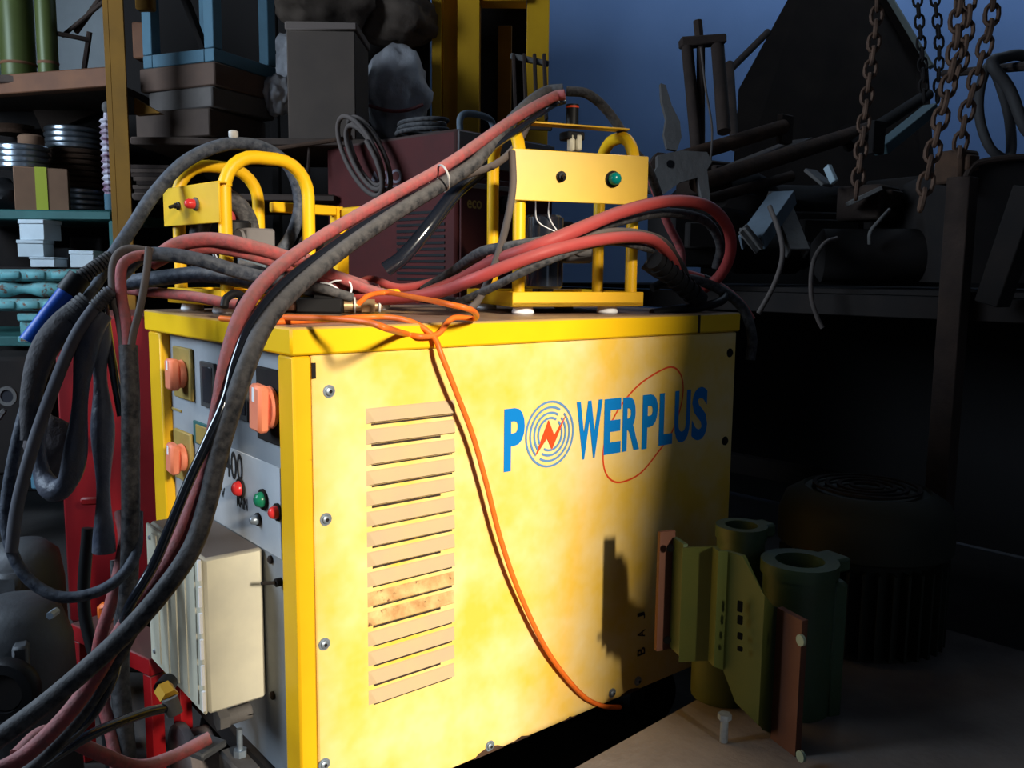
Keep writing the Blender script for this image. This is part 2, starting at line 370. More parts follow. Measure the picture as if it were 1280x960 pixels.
# lettering POWERPLUS
YF = S0-.0009
def letter(ch, x0, x1, zb, zt, m_=BLUEI, off=.035, par=side, nm='letter'):
    return obj(nm, lettering(ch, (x0, YF, zb), (1, 0, 0), (0, 0, 1), x1-x0, zt-zb, off), m_, par, smooth=0)
lets = [('P', 629.8, 655.5, 510, 588), ('W', 719.8, 752, 500.8, 573), ('E', 754.5, 775.6, 498, 567), ('R', 777.5, 799, 496, 563), ('P', 802, 821, 493, 560), ('L', 823, 840, 491, 556), ('U', 842, 861.5, 488, 553), ('S', 863.5, 883, 484, 550)]
for ch, a, b, t, bo in lets:
    letter(ch, fx(a, 545).x, fx(b, 540).x, fx((a+b)/2, bo).z, fx((a+b)/2, t).z)
oc = fx(687.2, 542.5); oh = (fx(687, 502.5).z - fx(687, 583).z)/2; ow = (fx(716.5, 542).x-fx(658, 542).x)/2
for k, s in enumerate((1, .83, .66, .5)):
    V, Fc = [], []; n = 48; w = .035
    for i in range(n):
        a = 2*math.pi*i/n
        for q in (s+w, s-w): V.append(Vector((oc.x+ow*q*math.cos(a), YF-.0001*k, oc.z+oh*q*math.sin(a))))
    for i in range(n):
        a = (math.degrees(2*math.pi*(i+.5)/n)-53) % 180
        if k == 0 or min(a, 180-a) > 9: j = (i+1) % n; Fc.append((2*i, 2*j, 2*j+1, 2*i+1))
    obj('logo_ring', (V, Fc), BLUE2, side, smooth=0)
bolt_px = [(669, 571), (686, 525), (693, 544), (708, 518), (690, 562), (684, 548)]
obj('logo_bolt', ([on(a, b, 1, YF-.0006) for a, b in bolt_px], [(0, 1, 5), (1, 2, 5), (2, 4, 5), (2, 3, 4)]), REDI, side, smooth=0)
sw = [(788, 492), (808, 474), (836, 459), (849, 465), (854, 483), (851, 508), (840, 540), (822, 566), (800, 592), (775, 603), (760, 596), (754, 576), (757, 548), (770, 517)]
pts = catmull([on(a, b, 1, YF+.0004) for a, b in sw], 5, True); V, Fc = [], []; n = len(pts)
for i, p in enumerate(pts):
    t = (pts[(i+1) % n]-pts[i-1]).normalized(); nn = Vector((t.z, 0, -t.x)); V += [p+nn*.0016, p-nn*.0016]
Fc = [(2*i, 2*((i+1) % n), 2*((i+1) % n)+1, 2*i+1) for i in range(n)]
obj('logo_swoosh', (V, Fc), REDI, side, smooth=0)
# faint stencil at the dark end
for i, ch in enumerate('JAB'):
    c = fx(806, 765+i*22); obj('stencil_letter', lettering(ch, (c.x, YF, c.z-.012), (0, 0, 1), (-1, 0, 0), .014, .02, .02), RUST, side, smooth=0)

# ---- control panel
def pn(px, py, x=PX): return on(px, py, 0, x)
def plate(x0, x1, y0, y1, th, m_, nm, par=fp, x=PX):
    a, b = pn(x0, y0, x-th), pn(x1, y1, x-th)
    return obj(nm, bx2((x-th, a.y, a.z), (x-.0003, b.y, b.z), .001), m_, par)
wp = plate(252, 352, 545, 700, .002, WHITEP, 'white_plate')
def knob(px, py, h, w, hy, hz, tilt=0, big=False):
    c = pn(px, py, PX-.022); c = Vector((PX, c.y, c.z))
    py_ = c.y + .008
    obj('knob_plate', bx2((PX-.007, py_-hy, c.z-hz), (PX-.0003, py_+hy, c.z+hz), .002), KPLATE if not big else DARK, fp)
    k = obj('rotary_knob', join(cyl(c+Vector((-.0073, 0, 0)), c+Vector((-.017, 0, 0)), h*.46, 22, h*.44, bev=.002), bx(c+Vector((-.024, 0, 0)), (.016, w, h), Rx(tilt), .004)), KNOB, fp)
    obj('knob_line', bx(c+Vector((-.0322, 0, h*.3)), (.0006, w*.2, h*.3), Rx(tilt)), WHITEW, k)
knob(217, 468, .050, .030, .040, .042)
knob(218, 573, .050, .030, .040, .042, .1)
knob(326, 510, .062, .034, .042, .050, .06, True)
m1 = plate(249, 268, 451, 513, .006, FRAMEM, 'meter_frame'); plate(252, 265, 457, 506, .0075, METER, 'meter_glass', m1)
m2 = plate(288, 309, 463, 528, .006, FRAMEM, 'meter_frame'); plate(291, 306, 470, 520, .0075, METER, 'meter_glass', m2)
m3 = plate(241, 262, 525, 562, .004, TEAL, 'meter_frame'); plate(244, 260, 530, 560, .0055, KPLATE, 'meter_dial', m3)
plate(213, 226, 508, 516, .002, KPLATE, 'rating_label')
def ptxt(ch, x0, x1, y0, y1, m_, off=.02, x=PX-.0025):
    a, b = pn(x0, y1, x), pn(x1, y0, x)
    obj('printed_text', lettering(ch, a, (0, -1, 0), (0, 0, 1), a.y-b.y, b.z-a.z, off), m_, fp, smooth=0)
ptxt('-400', 277, 303, 569, 592, BLKI)
ptxt('N', 302, 312, 440, 453, BLUEI, x=PX-.0006)
ptxt('R', 281, 287, 545, 560, REDI)
ptxt('MAIN', 296, 309, 624, 632, BLKI)
ptxt('V', 276, 281, 610, 620, BLKI)
for px, py, m_, r in ((296, 611, REDL, .011), (324, 625, GRNL, .011), (342, 641, REDL, .009), (318, 650, BOLT, .007)):
    c = pn(px, py, PX-.009); c.x = PX-.0024
    l = obj('indicator_lamp', lathe([(r, 0), (r, .006), (r*.8, .011), (r*.4, .0135)], c, (-1, 0, 0), 14), m_, fp)
    obj('lamp_bezel', ringtube(c, r*1.05, r*1.35, .003, (-1, 0, 0), 14), DARK, l)
for px, py in ((336, 700), (339, 870)):
    c = pn(px, py, PX-.004); c.x = PX-.0003; obj('panel_screw', lathe([(.006, 0), (.006, .003), (.003, .005)], c, (-1, 0, 0), 10), RUST, fp)
c = pn(343, 729, PX-.01); c.x = PX-.0003; obj('toggle_switch', join(cyl(c, c+Vector((-.008, 0, 0)), .006, 10), cyl(c+Vector((-.0075, 0, 0)), c+Vector((-.028, 0, .004)), .0025, 8)), DARK, fp)

# ---- cream junction box hung on the control panel
yb = pn(331, 700, PX).y
nb = on(249, 700, 1, yb); fbx = on(181, 640, 0, nb.x)
zt_ = nb.z; zb_ = on(249, 898, 1, yb).z
jb = thing('junction_box', ((nb.x+PX)/2, (yb+fbx.y)/2, zb_), 'cream sheet metal junction box with dusty top on the control panel', 'electrical box')
obj('case', bx2((nb.x+.006, yb, zb_), (PX-.0026, fbx.y, zt_), .004), CREAM, jb)
cv = obj('cover', bx2((nb.x, yb+.001, zb_+.001), (nb.x+.0055, fbx.y-.001, zt_-.001), .002), CREAM, jb)
for i in range(6):
    z = zb_ + (zt_-zb_)*(i+.25)/6; obj('hinge_knuckle', cyl((nb.x-.001, yb-.001, z), (nb.x-.001, yb-.001, z+(zt_-zb_)/8), .0028, 8), WHITEW, cv)
for i in range(5):
    y = yb+.018+i*(fbx.y-yb-.03)/5; obj('cover_groove', bx2((nb.x-.0015, y, zb_+.01), (nb.x+.0005, y+(fbx.y-yb)/11, zt_-.01), .0008), CREAM, cv)
for z in (zb_+.02, zt_-.02): obj('cover_screw', lathe([(.004, 0), (.003, .002)], (nb.x-.0002, fbx.y-.02, z), (-1, 0, 0), 8), BOLT, cv)
# ---- connectors below the junction box
c = pn(232, 950, -.02)
obj('cable_socket', join(cyl((PX, c.y, c.z), (-.015, c.y, c.z), .045, 24), lathe([(.060, 0), (.062, .006), (.060, .014), (.048, .016)], (-.015, c.y, c.z), (-1, 0, 0), 28)), mat('dusty_bakelite', (.20,.17,.165), .8, col2=(.12,.10,.10), scale=25), ps)
c2 = pn(300, 935, 0)
tb = obj('terminal_block', bx2((-.02, c2.y-.05, c2.z-.05), (PX-.0005, c2.y+.035, c2.z-.012), .004), SCRAPG, ps)
obj('terminal_bolt', join(cyl((.0, c2.y, c2.z-.012), (.0, c2.y, c2.z-.002), .010, 6), cyl((.0, c2.y, c2.z-.002), (.0, c2.y, c2.z+.03), .0045, 10)), BOLT, tb)
c3 = pn(296, 893, 0)
obj('cable_gland', join(cyl((PX, c3.y, c3.z), (.02, c3.y, c3.z), .016, 16), cyl((.02, c3.y, c3.z), (-.015, c3.y, c3.z), .012, 16), cyl((-.015, c3.y, c3.z), (-.03, c3.y, c3.z), .016, 6)), SCRAPG, ps)
obj('cable_lug', join(bx((-.035, c2.y+.055, c2.z-.01), (.05, .05, .012), Rz(.4), .003), cyl((-.04, c2.y+.05, c2.z-.004), (-.04, c2.y+.05, c2.z+.008), .011, 6)), IRON, ps)

# ================================================================== wire feeders on the lid
def feeder(loc, rz, w, ln, ah, h, p0, p1, tr, label, lampm, right):
    """local x: panel width, y: backwards, z: up; ah arch depth, h total height, panel from p0 to p1"""
    R = Rz(rz); O = Vector(loc)
    T = lambda x, y, z: O + R @ Vector((x, y, z))
    t = thing('wire_feeder', loc, label, 'wire feeder', 'yellow tube-framed wire feeders on the lid')
    fz = .013
    bz = fz + .024
    b = obj('base_tray', join(bx(T(w/2, ln/2, fz+.004), (w, ln, .008), R, .001), bx(T(w/2, .003, fz+.0125), (w, .006, .025), R, .001), bx(T(w/2, ln-.003, fz+.0125), (w, .006, .025), R, .001),
                  bx(T(.003, ln/2, fz+.0125), (.006, ln-.013, .025), R, .001), bx(T(w-.003, ln/2, fz+.0125), (.006, ln-.013, .025), R, .001)), YEL, t)
    for x in (.03, w-.055):
        for y in (.03, ln-.03):
            obj('foot', cyl(T(x, y, 0.0002), T(x, y, fz), .019, 18, .017, bev=.002), WHITEW, t)
    for k, x in enumerate((tr+.006, w-tr-.006)):
        y0, y1 = tr+.007, ah; rr = min(.055, ah*.42)
        pts = [(x, y0, fz+.008), (x, y0, h-rr)]
        for a in range(1, 7): an = math.pi/2*a/6; pts.append((x, y0+rr-rr*math.cos(an), h-rr+rr*math.sin(an)-tr))
        for a in range(0, 7): an = math.pi/2*a/6; pts.append((x, y1-rr+rr*math.sin(an), h-rr+rr*math.cos(an)-tr))
        pts.append((x, y1, fz+.008))
        f = obj('tube_frame', tube([T(*q) for q in pts], tr, 12, smooth=False), YEL, t, smooth=60)
        obj('weld_collar', tube([T(x, y0, h-rr-.004), T(x, y0, h-rr+.002)], tr+.0015, 12, smooth=False), YEL, f)
    cp = obj('control_panel', join(bx(T(w/2, -.001+tr*.2, (p0+p1)/2), (w+.004, .003, p1-p0), R, .001),
        bx(T(w/2, .008, p1-.0015), (w, .014, .003), R, .001)), YELG, t)
    yy = -.0026+tr*.2; zc = (p0+p1)/2
    nrm = R @ Vector((0, -1, 0)); s = (p1-p0)/.08
    fa, fbn = (.34, .73) if right else (.30, .62)
    obj('toggle_switch', join(lathe([(.0085*s, 0), (.0085*s, .003), (.006*s, .004), (.006*s, .007)], T(w*fa, yy, zc), nrm, 14), cyl(T(w*fa, yy-.007, zc), T(w*fa, yy-.016, zc-.003), .003, 8)), BLK, cp)
    bt = obj('push_button', lathe([(.010*s, 0), (.010*s, .010), (.007*s, .014), (.003*s, .0155)], T(w*fbn, yy-.003, zc), nrm, 16), lampm, cp)
    obj('button_bezel', lathe([(.0135*s, 0), (.0135*s, .0025), (.011*s, .004)], T(w*fbn, yy, zc), nrm, 18), DARK if right else SCRAPG, bt)
    # flat bar across the tops of the two arches
    if right: obj('top_strap', bx(T(w/2, ah*.42, h+.0015), (w-.02, .03, .003), R, .0006), YEL, t)
    # rear support: square post with cross bar, reel hub, drive motor
    if not right: obj('rear_post', join(bx(T(.018, ln-.03, (fz+.008+h*.74)/2), (.026, .026, h*.74-fz-.008), R, .002)), YEL, t)
    if not right: obj('rear_bar', join(bx(T(.018, (ah+ln)/2, h*.715), (.018, ln-ah-.05, .018), R, .002), bx(T(w*.5, ln-.03, h*.70), (w-.075, .018, .018), R, .002)), YEL, t)
    obj('drive_motor', join(cyl(T(w*.36, ah*.55, bz+.005), T(w*.36, ah*.55, bz+.13*s**.5), .034*s, 20, bev=.004)), SHINY if right else BLK, t)
    obj('drive_unit', join(bx(T(w*.62, ah*.6, bz+.075), (.05, .05, .05), R, .004), cyl(T(w*.62, ah*.6-.03, bz+.08), T(w*.62, ah*.6-.025, bz+.08), .018, 14)), GREYM, t)
    obj('reel_hub', join(cyl(T(w*.30, ln*.66, h*.45), T(w*.72, ln*.66, h*.45), .022, 16), bx(T(w*.5, ln*.66, (fz+h*.45)/2), (.03, .03, h*.45-fz-.01), R)), DARK, t)
    obj('white_wire', join(tube([T(w*.2, tr*2.4, p0+.002), T(w*.26, .05, p0-.03), T(w*.42, .045, p0-.05)], .0012, 5), tube([T(w*.3, tr*2.4, p0+.002), T(w*.34, .045, p0-.025), T(w*.46, .05, p0-.06)], .0012, 5)), WHITEW, t)
    return t, T
fr, TR_ = feeder((.452, .125, ZT), math.radians(-19), .243, .25, .15, .318, .186, .268, .0105, 'yellow wire feeder with green push button and sunlit front plate', TEALL, True)
fl, TL_ = feeder((.030, .535, ZT), math.radians(-86), .205, .36, .163, .255, .140, .202, .0105, 'yellow wire feeder with red push button beside the hose arc', REDL, False)
# cable clamp on the green-button feeder's strap
c = TR_(.128, .06, .318+.0032)
ck = obj('cable_clamp', join(cyl(c, c+Vector((0, 0, .034)), .011, 12), bx(TR_(.128, .06, .302), (.034, .03, .014), Rz(-.17), .002)), BLK, fr)
obj('clamp_terminal', join(bx(TR_(.122, .05, .290), (.012, .012, .03), Rz(.1), .003), bx(TR_(.135, .05, .291), (.012, .012, .028), Rz(-.2), .003)), WOODB if False else CREAM, ck)
obj('clamp_band', cyl(c+Vector((0, 0, .028)), c+Vector((0, 0, .031)), .0115, 12), REDI, ck)
# reel of wire stuff seen through the red-button feeder's arch
c = TL_(.05, .10, .14)
obj('reel_cover', join(tube([TL_(.06, .035, .06), TL_(.06, .035, .14), TL_(.06, .075, .19), TL_(.06, .12, .155), TL_(.06, .125, .07)], .016, 10)), GRUB, fl)
obj('inner_hose', tube([TL_(.05, .085, .205), TL_(.05, .09, .15), TL_(.05, .085, .10)], .012, 10), RED, fl)
obj('clear_plug', bx(TL_(.13, .09, .085), (.04, .03, .035), Rz(.2), .004), SCRAPB, fl)

# ================================================================== cables
def cable(pts, r, m_, label, name='welding_cable', n=9, sub=7, world=False, group=None):
    return tag(obj(name, tube(pts if world else path(pts), r, n, sub=sub), m_, smooth=80), label, 'cable' if 'cable' in name else 'hose', group)
# the three thick leads that arch from the green-button feeder down to the floor
lead = [(712, 116, 1.405), (640, 150, 1.36), (560, 205, 1.28), (470, 262, 1.20), (400, 308, 1.13), (345, 352, 1.05), (305, 405, .985), (284, 470, .955), (270, 560, .935), (240, 650, .91), (192, 738, .89), (120, 825, .875), (60, 885, .865), (-30, 945, .85)]
def off(pts, dx, dy, dd): return [(a+dx*(1 if i > 1 else i*.4), b+dy*(1 if i > 1 else i*.4), d+dd) for i, (a, b, d) in enumerate(pts)]
DC = depth(TR_(.128, .06, .34))
cable([(706,118,DC-.03),(690,122,DC-.03),(640,150,1.40),(560,205,1.29),(470,256,1.215),(400,297,1.15),(345,337,1.07),(306,385,1.0),(286,440,.975),(275,500,.965),(265,555,.96),(252,605,.955),(233,655,.95),(211,702,.945),(176,752,.94),(148,795,.94),(122,840,.935),(85,892,.92),(30,945,.90),(-30,975,.88)], .0088, PINK, 'thick pink red lead arching from green-button feeder down past the knobs', sub=8)
cable([(706,126,DC+.01),(690,132,DC),(650,160,1.41),(560,222,1.30),(470,271,1.205),(410,311,1.138),(355,353,1.058),(316,400,.992),(295,450,.965),(282,500,.945),(261,548,.938),(236,602,.935),(214,655,.93),(192,706,.928),(162,758,.925),(150,800,.955),(140,850,.955),(110,900,.955),(60,945,.93)], .0056, SHINY, 'glossy black hose running between the pink lead and the grey lead')
cable([(704,112,DC),(680,116,DC),(650,140,1.43),(610,185,1.36),(585,210,1.31),(500,263,1.225),(430,311,1.15),(375,356,1.07),(334,402,1.0),(309,455,.955),(288,517,.945),(272,573,.94),(260,627,.935),(240,685,.925),(204,738,.915),(158,790,.905),(100,843,.895),(40,892,.885),(-40,950,.87)], .0104, GRUB, 'thick dusty black lead lowest of the three arching leads', sub=8)
tag(obj('cable_tie', tube([P(549, 207, 1.272), P(556, 210, 1.25), P(561, 222, 1.25), P(560, 236, 1.275), P(553, 238, 1.325), P(547, 220, 1.325)], .0016, 6, closed=True), CLEAR), 'clear nylon tie around the three arching leads', 'cable tie')
# hoses arriving at the green-button feeder's clamp
cable([(600,215,1.50),(570,240,1.48),(535,285,1.45),(505,320,1.44),(482,337,1.44)], .0125, SHINY, 'short glossy black hose hanging behind the pink lead', 'gas_hose')
cable([(665,140,1.50),(650,175,1.46),(620,205,1.42),(560,228,1.40),(480,272,1.42),(440,300,1.46)], .006, BROWNC, 'thin brown cable running beneath the arching leads')
cable([(640,190,1.36),(641,235,1.335),(632,285,1.325),(617,335,1.335),(600,372,1.34),(586,388,1.335)], .0058, BROWNC, 'grey brown cable hanging down beside green-button feeder')
cable([(708,114,DC+.015),(735,118,DC+.02),(762,142,DC+.04),(792,188,1.56),(812,215,1.62),(830,265,1.74)], .0085, GRUB, 'black hose dropping behind green-button feeder from its clamp')
cable([(808,205,1.70),(820,240,1.72),(835,280,1.74),(850,310,1.76),(852,335,1.76)], .0085, PINK, 'pink hose falling behind green-button feeder to the loops')
# red loops through and beside the green-button feeder
cable([(415,360,1.50),(470,374,1.45),(545,366,1.36),(590,350,1.29),(640,330,1.275),(700,310,1.29),(770,297,1.37),(815,300,1.47),(838,322,1.54),(850,350,1.58)], .0095, RED, 'red lead running low across front of green-button feeder')
cable([(560,384,1.39),(610,362,1.33),(650,342,1.295),(700,320,1.30),(760,302,1.38),(815,312,1.50)], .0062, GRUB, 'thin black cable lying just under the low red lead')
cable([(520,372,1.50),(570,352,1.45),(615,328,1.36),(660,312,1.295),(715,290,1.305),(780,264,1.40),(840,251,1.50),(885,258,1.56),(910,285,1.60),(912,320,1.64),(895,350,1.68),(860,372,1.70)], .0105, RED, 'red lead making the high loop beside green-button feeder')
cable([(530,362,1.55),(565,340,1.48),(600,316,1.38),(640,308,1.325),(700,298,1.33),(760,280,1.42),(830,266,1.54),(880,275,1.62),(900,305,1.66),(895,335,1.68)], .0085, GRUB, 'dusty black lead under the high red loop')
cable([(540,376,1.50),(575,350,1.44),(610,332,1.38),(650,326,1.335),(710,305,1.345),(770,290,1.42),(825,300,1.52),(850,330,1.6),(860,352,1.62)], .0075, BROWNC, 'brown lead between the two red loops')
cable([(805,330,1.60),(830,345,1.60),(870,350,1.64),(905,365,1.68),(930,388,1.70),(940,420,1.69),(938,450,1.69)], .0095, GRUB, 'black cable falling over the far end of the lid')
cable([(840,338,1.70),(870,345,1.70),(900,358,1.71),(925,378,1.71),(940,400,1.71)], .0075, RED, 'red cable falling over the far end of the lid')
cable([(815,392,1.57),(850,386,1.60),(880,383,1.63),(905,372,1.67),(885,350,1.70),(850,345,1.72),(815,360,1.70)], .0085, BLK, 'black cable coil lying on the lid behind green-button feeder')
# torch connector with ribbed boot by the red loops
tr_ = thing('torch_connector', P(850, 372, 1.56), 'black ribbed torch connector lying among the red loops', 'torch connector')
pa, pb = P(818, 325, 1.52), P(875, 375, 1.60)
obj('boot', tube([pa, pa.lerp(pb, .5), pb], .017, 12, smooth=False), BLK, tr_)
for i in range(7):
    q = pa.lerp(pb, .1+.12*i); obj('rib', tube([q-(pb-pa).normalized()*.002, q+(pb-pa).normalized()*.002], .0195, 12, smooth=False), BLK, tr_)
# left side: hose arc over the red-button feeder
cable([(140,322,1.34),(165,285,1.37),(195,240,1.40),(235,200,1.43),(285,180,1.47),(330,185,1.52),(362,210,1.55),(374,250,1.56),(368,285,1.55),(350,315,1.53),(320,335,1.52)], .0108, BRUB, 'blue black hose arcing over the top of red-button feeder', 'gas_hose')
cable([(150,345,1.28),(175,322,1.27),(205,318,1.265),(250,325,1.275),(300,340,1.30),(350,352,1.36),(400,366,1.46)], .0105, BRUB, 'blue black cable crossing in front of red-button feeder legs')
cable([(200,318,1.27),(225,304,1.28),(265,299,1.285),(310,307,1.29),(360,322,1.34),(410,342,1.42),(470,362,1.52)], .0105, PINK, 'upper pink hose draped across red-button feeder legs', 'gas_hose')
cable([(190,330,1.30),(225,314,1.295),(270,310,1.30),(320,320,1.31),(370,336,1.37),(430,358,1.47)], .0095, PINK, 'lower pink hose draped across red-button feeder legs', 'gas_hose')
cable([(380,322,1.40),(420,345,1.43),(460,362,1.46),(500,372,1.48)], .009, PINK, 'short pink hose behind the torch on the lid', 'gas_hose')
cable([(240,345,1.40),(310,352,1.43),(380,360,1.50),(450,367,1.55),(520,372,1.55),(575,378,1.50)], .0085, GRUB, 'black cable lying on the lid behind the torch')
cable([(300,330,1.40),(345,345,1.39),(390,357,1.40),(440,372,1.43)], .008, GRUB, 'black cable end under the draped pink hoses')
cable([(160,362,1.44),(200,366,1.40),(245,371,1.36),(280,378,1.33),(310,382,1.31)], .0085, PINK, 'pink hose lying straight along the lid front edge', 'gas_hose')
cable([(150,355,1.40),(200,348,1.37),(250,343,1.36),(300,349,1.36),(350,362,1.37)], .0125, BRUB, 'thick blue black hose behind the crossing cable', 'gas_hose')
cable([(280,384,1.235),(283,373,1.24),(294,367,1.25),(303,372,1.26),(299,384,1.25)], .006, BLK, 'small black cable loop on the lid front edge')
# hanging straps and bundles at the left corner
cable([(185,318,1.25),(165,322,1.24),(152,335,1.23),(152,370,1.225),(158,405,1.22),(160,440,1.215)], .0075, PINK, 'pink hose bent down over the lid corner', 'gas_hose')
cable([(192,315,1.26),(158,312,1.25),(143,328,1.24),(142,365,1.23),(150,400,1.225),(156,440,1.22)], .0065, BROWNC, 'brown cable bent down beside the pink hose')
cable([(186,310,1.22),(183,340,1.215),(176,380,1.21),(167,415,1.21),(163,440,1.21)], .0052, BROWNC, 'grey strap hanging from the bundle to the sleeve')
cable([(160,432,1.215),(163,500,1.21),(163,580,1.215),(163,660,1.22),(160,740,1.23),(150,830,1.24),(160,960,1.22)], .0125, GRUB, 'thick black sleeve hanging straight down by the red cabinet')
cable([(130,380,1.26),(135,420,1.26),(143,470,1.25),(152,520,1.25)], .0062, SHINY, 'thin dark cable slanting behind the black sleeve')
cable([(140,322,1.33),(128,345,1.30),(100,385,1.26),(60,440,1.22),(32,510,1.20),(12,600,1.19),(8,660,1.185),(28,715,1.18),(70,745,1.18),(115,742,1.19),(150,722,1.20),(170,690,1.22),(172,640,1.24)], .0078, BRUB, 'blue black cable forming the large loop round the torches')
cable([(150,640,1.30),(155,680,1.28),(140,750,1.25),(125,800,1.24),(122,850,1.24),(140,920,1.22),(148,975,1.20)], .0088, PINK, 'pink hose hanging behind the large cable loop', 'gas_hose')
cable([(212,884,1.10),(175,893,1.06),(120,915,1.0),(80,938,.97),(40,965,.95)], .0062, SHINY, 'glossy black lead leaving the yellow fitting')
cable([(175,770,.955),(140,835,.95),(100,895,.94),(50,950,.92),(20,975,.91)], .0075, GRUB, 'black cable splitting off behind the pink lead')
cable([(262,922,1.19),(215,946,1.16),(170,958,1.12),(120,940,1.06),(60,915,1.02),(20,945,.98)], .0088, PINK, 'pink lead clamped to the socket under junction box')
cable([(110,660,1.30),(105,760,1.30),(125,850,1.28),(140,960,1.26)], .009, BLK, 'black cable hanging low behind the pink hose')
cable([(145,700,1.28),(150,800,1.27),(145,900,1.25),(150,975,1.24)], .0085, GRUB, 'dusty black cable hanging low beside the sleeve')
# fitting under the junction box
ft = thing('hose_fitting', P(215, 880, 1.12), 'brass and black hose fitting below the junction box', 'fitting')
obj('collar', cyl(P(203, 862, 1.13), P(211, 852, 1.15), .012, 12), BLK, ft)
obj('nut', cyl(P(212, 872, 1.11), P(204, 860, 1.12), .012, 6), mat('brass_nut', (.55,.30,.03), .5), ft)
obj('stem', cyl(P(219, 893, 1.10), P(212, 873, 1.10), .010, 12), SCRAPG, ft)
# ---- torches hanging on the left
def ribbed(par, a, b, r, k, m_, nm='spring_coil'):
    a, b = Vector(a), Vector(b); t = (b-a).normalized()
    for i in range(k):
        q = a.lerp(b, (i+.5)/k); w = (b-a).length/k*.32
        obj(nm, tube([q-t*w, q+t*w], r, 10, smooth=False), m_, par)
t1 = thing('welding_torch', P(70, 430, 1.22), 'welding torch with bright blue handle hanging by its ribbed neck', 'welding torch')
obj('handle', tube([P(37, 428, 1.225), P(60, 395, 1.235), P(88, 362, 1.25)], lambda t: .0145-.002*math.sin(t*3.1), 12), BLUEH, t1)
obj('collar', tube([P(84, 367, 1.249), P(100, 346, 1.256)], .0165, 14, smooth=False), BLK, t1)
nk = obj('neck', tube([P(98, 349, 1.256), P(118, 333, 1.27), P(141, 320, 1.28)], .0085, 10), BLK, t1)
ribbed(nk, P(101, 347, 1.257), P(139, 321, 1.28), .0108, 10, GRUB)
t2 = thing('welding_torch', P(60, 560, 1.20), 'dusty black torch with corrugated grip hanging below the blue handle', 'welding torch')
obj('handle', tube([P(112, 378, 1.24), P(80, 405, 1.225), P(54, 440, 1.21), P(40, 490, 1.20), P(36, 550, 1.20)], lambda t: .016+.003*math.sin(t*5), 12), mat('dusty_grip', (.05,.05,.055), .8, col2=(.09,.08,.08), scale=30, bump=.4), t2)
ribbed(t2, P(113, 377, 1.24), P(84, 402, 1.227), .019, 7, GRUB, 'corrugation')
t3 = thing('torch_cable', P(30, 640, 1.18), 'pale dusty torch cable with coiled boot running down beside the torches', 'cable')
obj('sheath', tube(path([(140,362,1.22),(118,385,1.215),(92,425,1.205),(65,490,1.195),(42,555,1.19),(22,630,1.185),(14,690,1.18)]), .0085, 10), mat('pale_dusty_rubber', (.11,.11,.125), .8, col2=(.075,.075,.09), scale=20), t3)
ribbed(t3, P(138, 364, 1.22), P(118, 385, 1.215), .0105, 7, GRUB)
# blue plastic sleeves
tag(obj('plastic_sleeve', tube(path([(128,392,1.235),(112,420,1.225),(103,470,1.215),(98,530,1.215),(92,580,1.22),(82,606,1.23),(66,612,1.24),(52,590,1.25),(46,545,1.25),(48,500,1.25)]), lambda t: .014+.004*math.sin(t*17)*math.sin(t*6), 10), BAG, smooth=80), 'crumpled dusty blue sleeve looped back up on itself', 'cable sleeve')
tag(obj('plastic_sleeve', tube(path([(125,400,1.25),(124,450,1.245),(128,520,1.245),(129,600,1.25),(130,690,1.26)]), lambda t: .0125+.0035*math.sin(t*14), 10), BAG, smooth=80), 'dusty blue sleeve hanging straight against the red cabinet', 'cable sleeve')
tag(obj('rag', lump(P(62, 560, 1.30), (.035, .03, .05), 3, RC, .35), CLOTH, smooth=80), 'dusty grey rag caught in the sleeve loop', 'rag')
def hi(p): p.z = max(p.z, ZT+.006); return p
# ---- orange cables and torch lying on the lid
cable([on(276,398,2,ZT+.004), on(330,402,2,ZT+.004), on(400,400,2,ZT+.004), on(470,396,2,ZT+.006), Vector(fx(518,402))+Vector((0,.012,0)), Vector(on(541,420,1,-.009)), Vector(on(553,447,1,-.022)), Vector(on(570,490,1,-.024)), Vector(on(591,545,1,-.021)), Vector(on(608,605,1,-.020)), Vector(on(626,675,1,-.018)), Vector(on(650,743,1,-.015)), Vector(on(685,815,1,-.011)), Vector(on(725,866,1,-.007)), Vector(on(752,882,1,-.007)), Vector(on(775,884,1,-.007))], .0040, ORNG, 'orange cable draped over the lid edge down the side panel', world=True, sub=8)
cable([on(320,396,2,ZT+.005), on(400,398,2,ZT+.0125), on(455,402,2,ZT+.0125), on(485,411,2,ZT+.006), on(505,416.5,1,-.008), on(526,420.5,1,-.009), on(548,417,1,-.009), hi(on(566,408,1,-.005)), on(594,398,2,ZT+.005), on(590,388,2,ZT+.02), on(560,380,2,ZT+.028), on(520,372,2,ZT+.032), on(485,366,2,ZT+.036), on(462,369,2,ZT+.033), on(449,379,2,ZT+.022)], .0040, ORNG, 'orange cable looping on the lid from the brass torch', world=True, sub=8)
cable([(572,374,1.44),(586,386,1.40),(594,394,1.385),(596,402,1.37)], .0042, BROWNC, 'short scorched brown cable end at the orange loop')
c0 = on(318, 391, 2, ZT); c1 = on(372, 391.5, 2, ZT); c2_ = on(430, 392, 2, ZT); c3_ = on(478, 392, 2, ZT)
tc = thing('cutting_torch', on(400, 391.5, 2, ZT), 'brass torch with black block and white wires lying on the lid', 'torch')
up = lambda p, h: Vector(p)+Vector((0, 0, h))
obj('tube', cyl(up(c0, .012), up(c1, .012), .0085, 12), mat('copper_tube', (.30,.15,.10), .5, .4), tc)
obj('block', bar(up(c1, .0135), up(c2_, .0135), .034, .025, .003), BLK, tc)
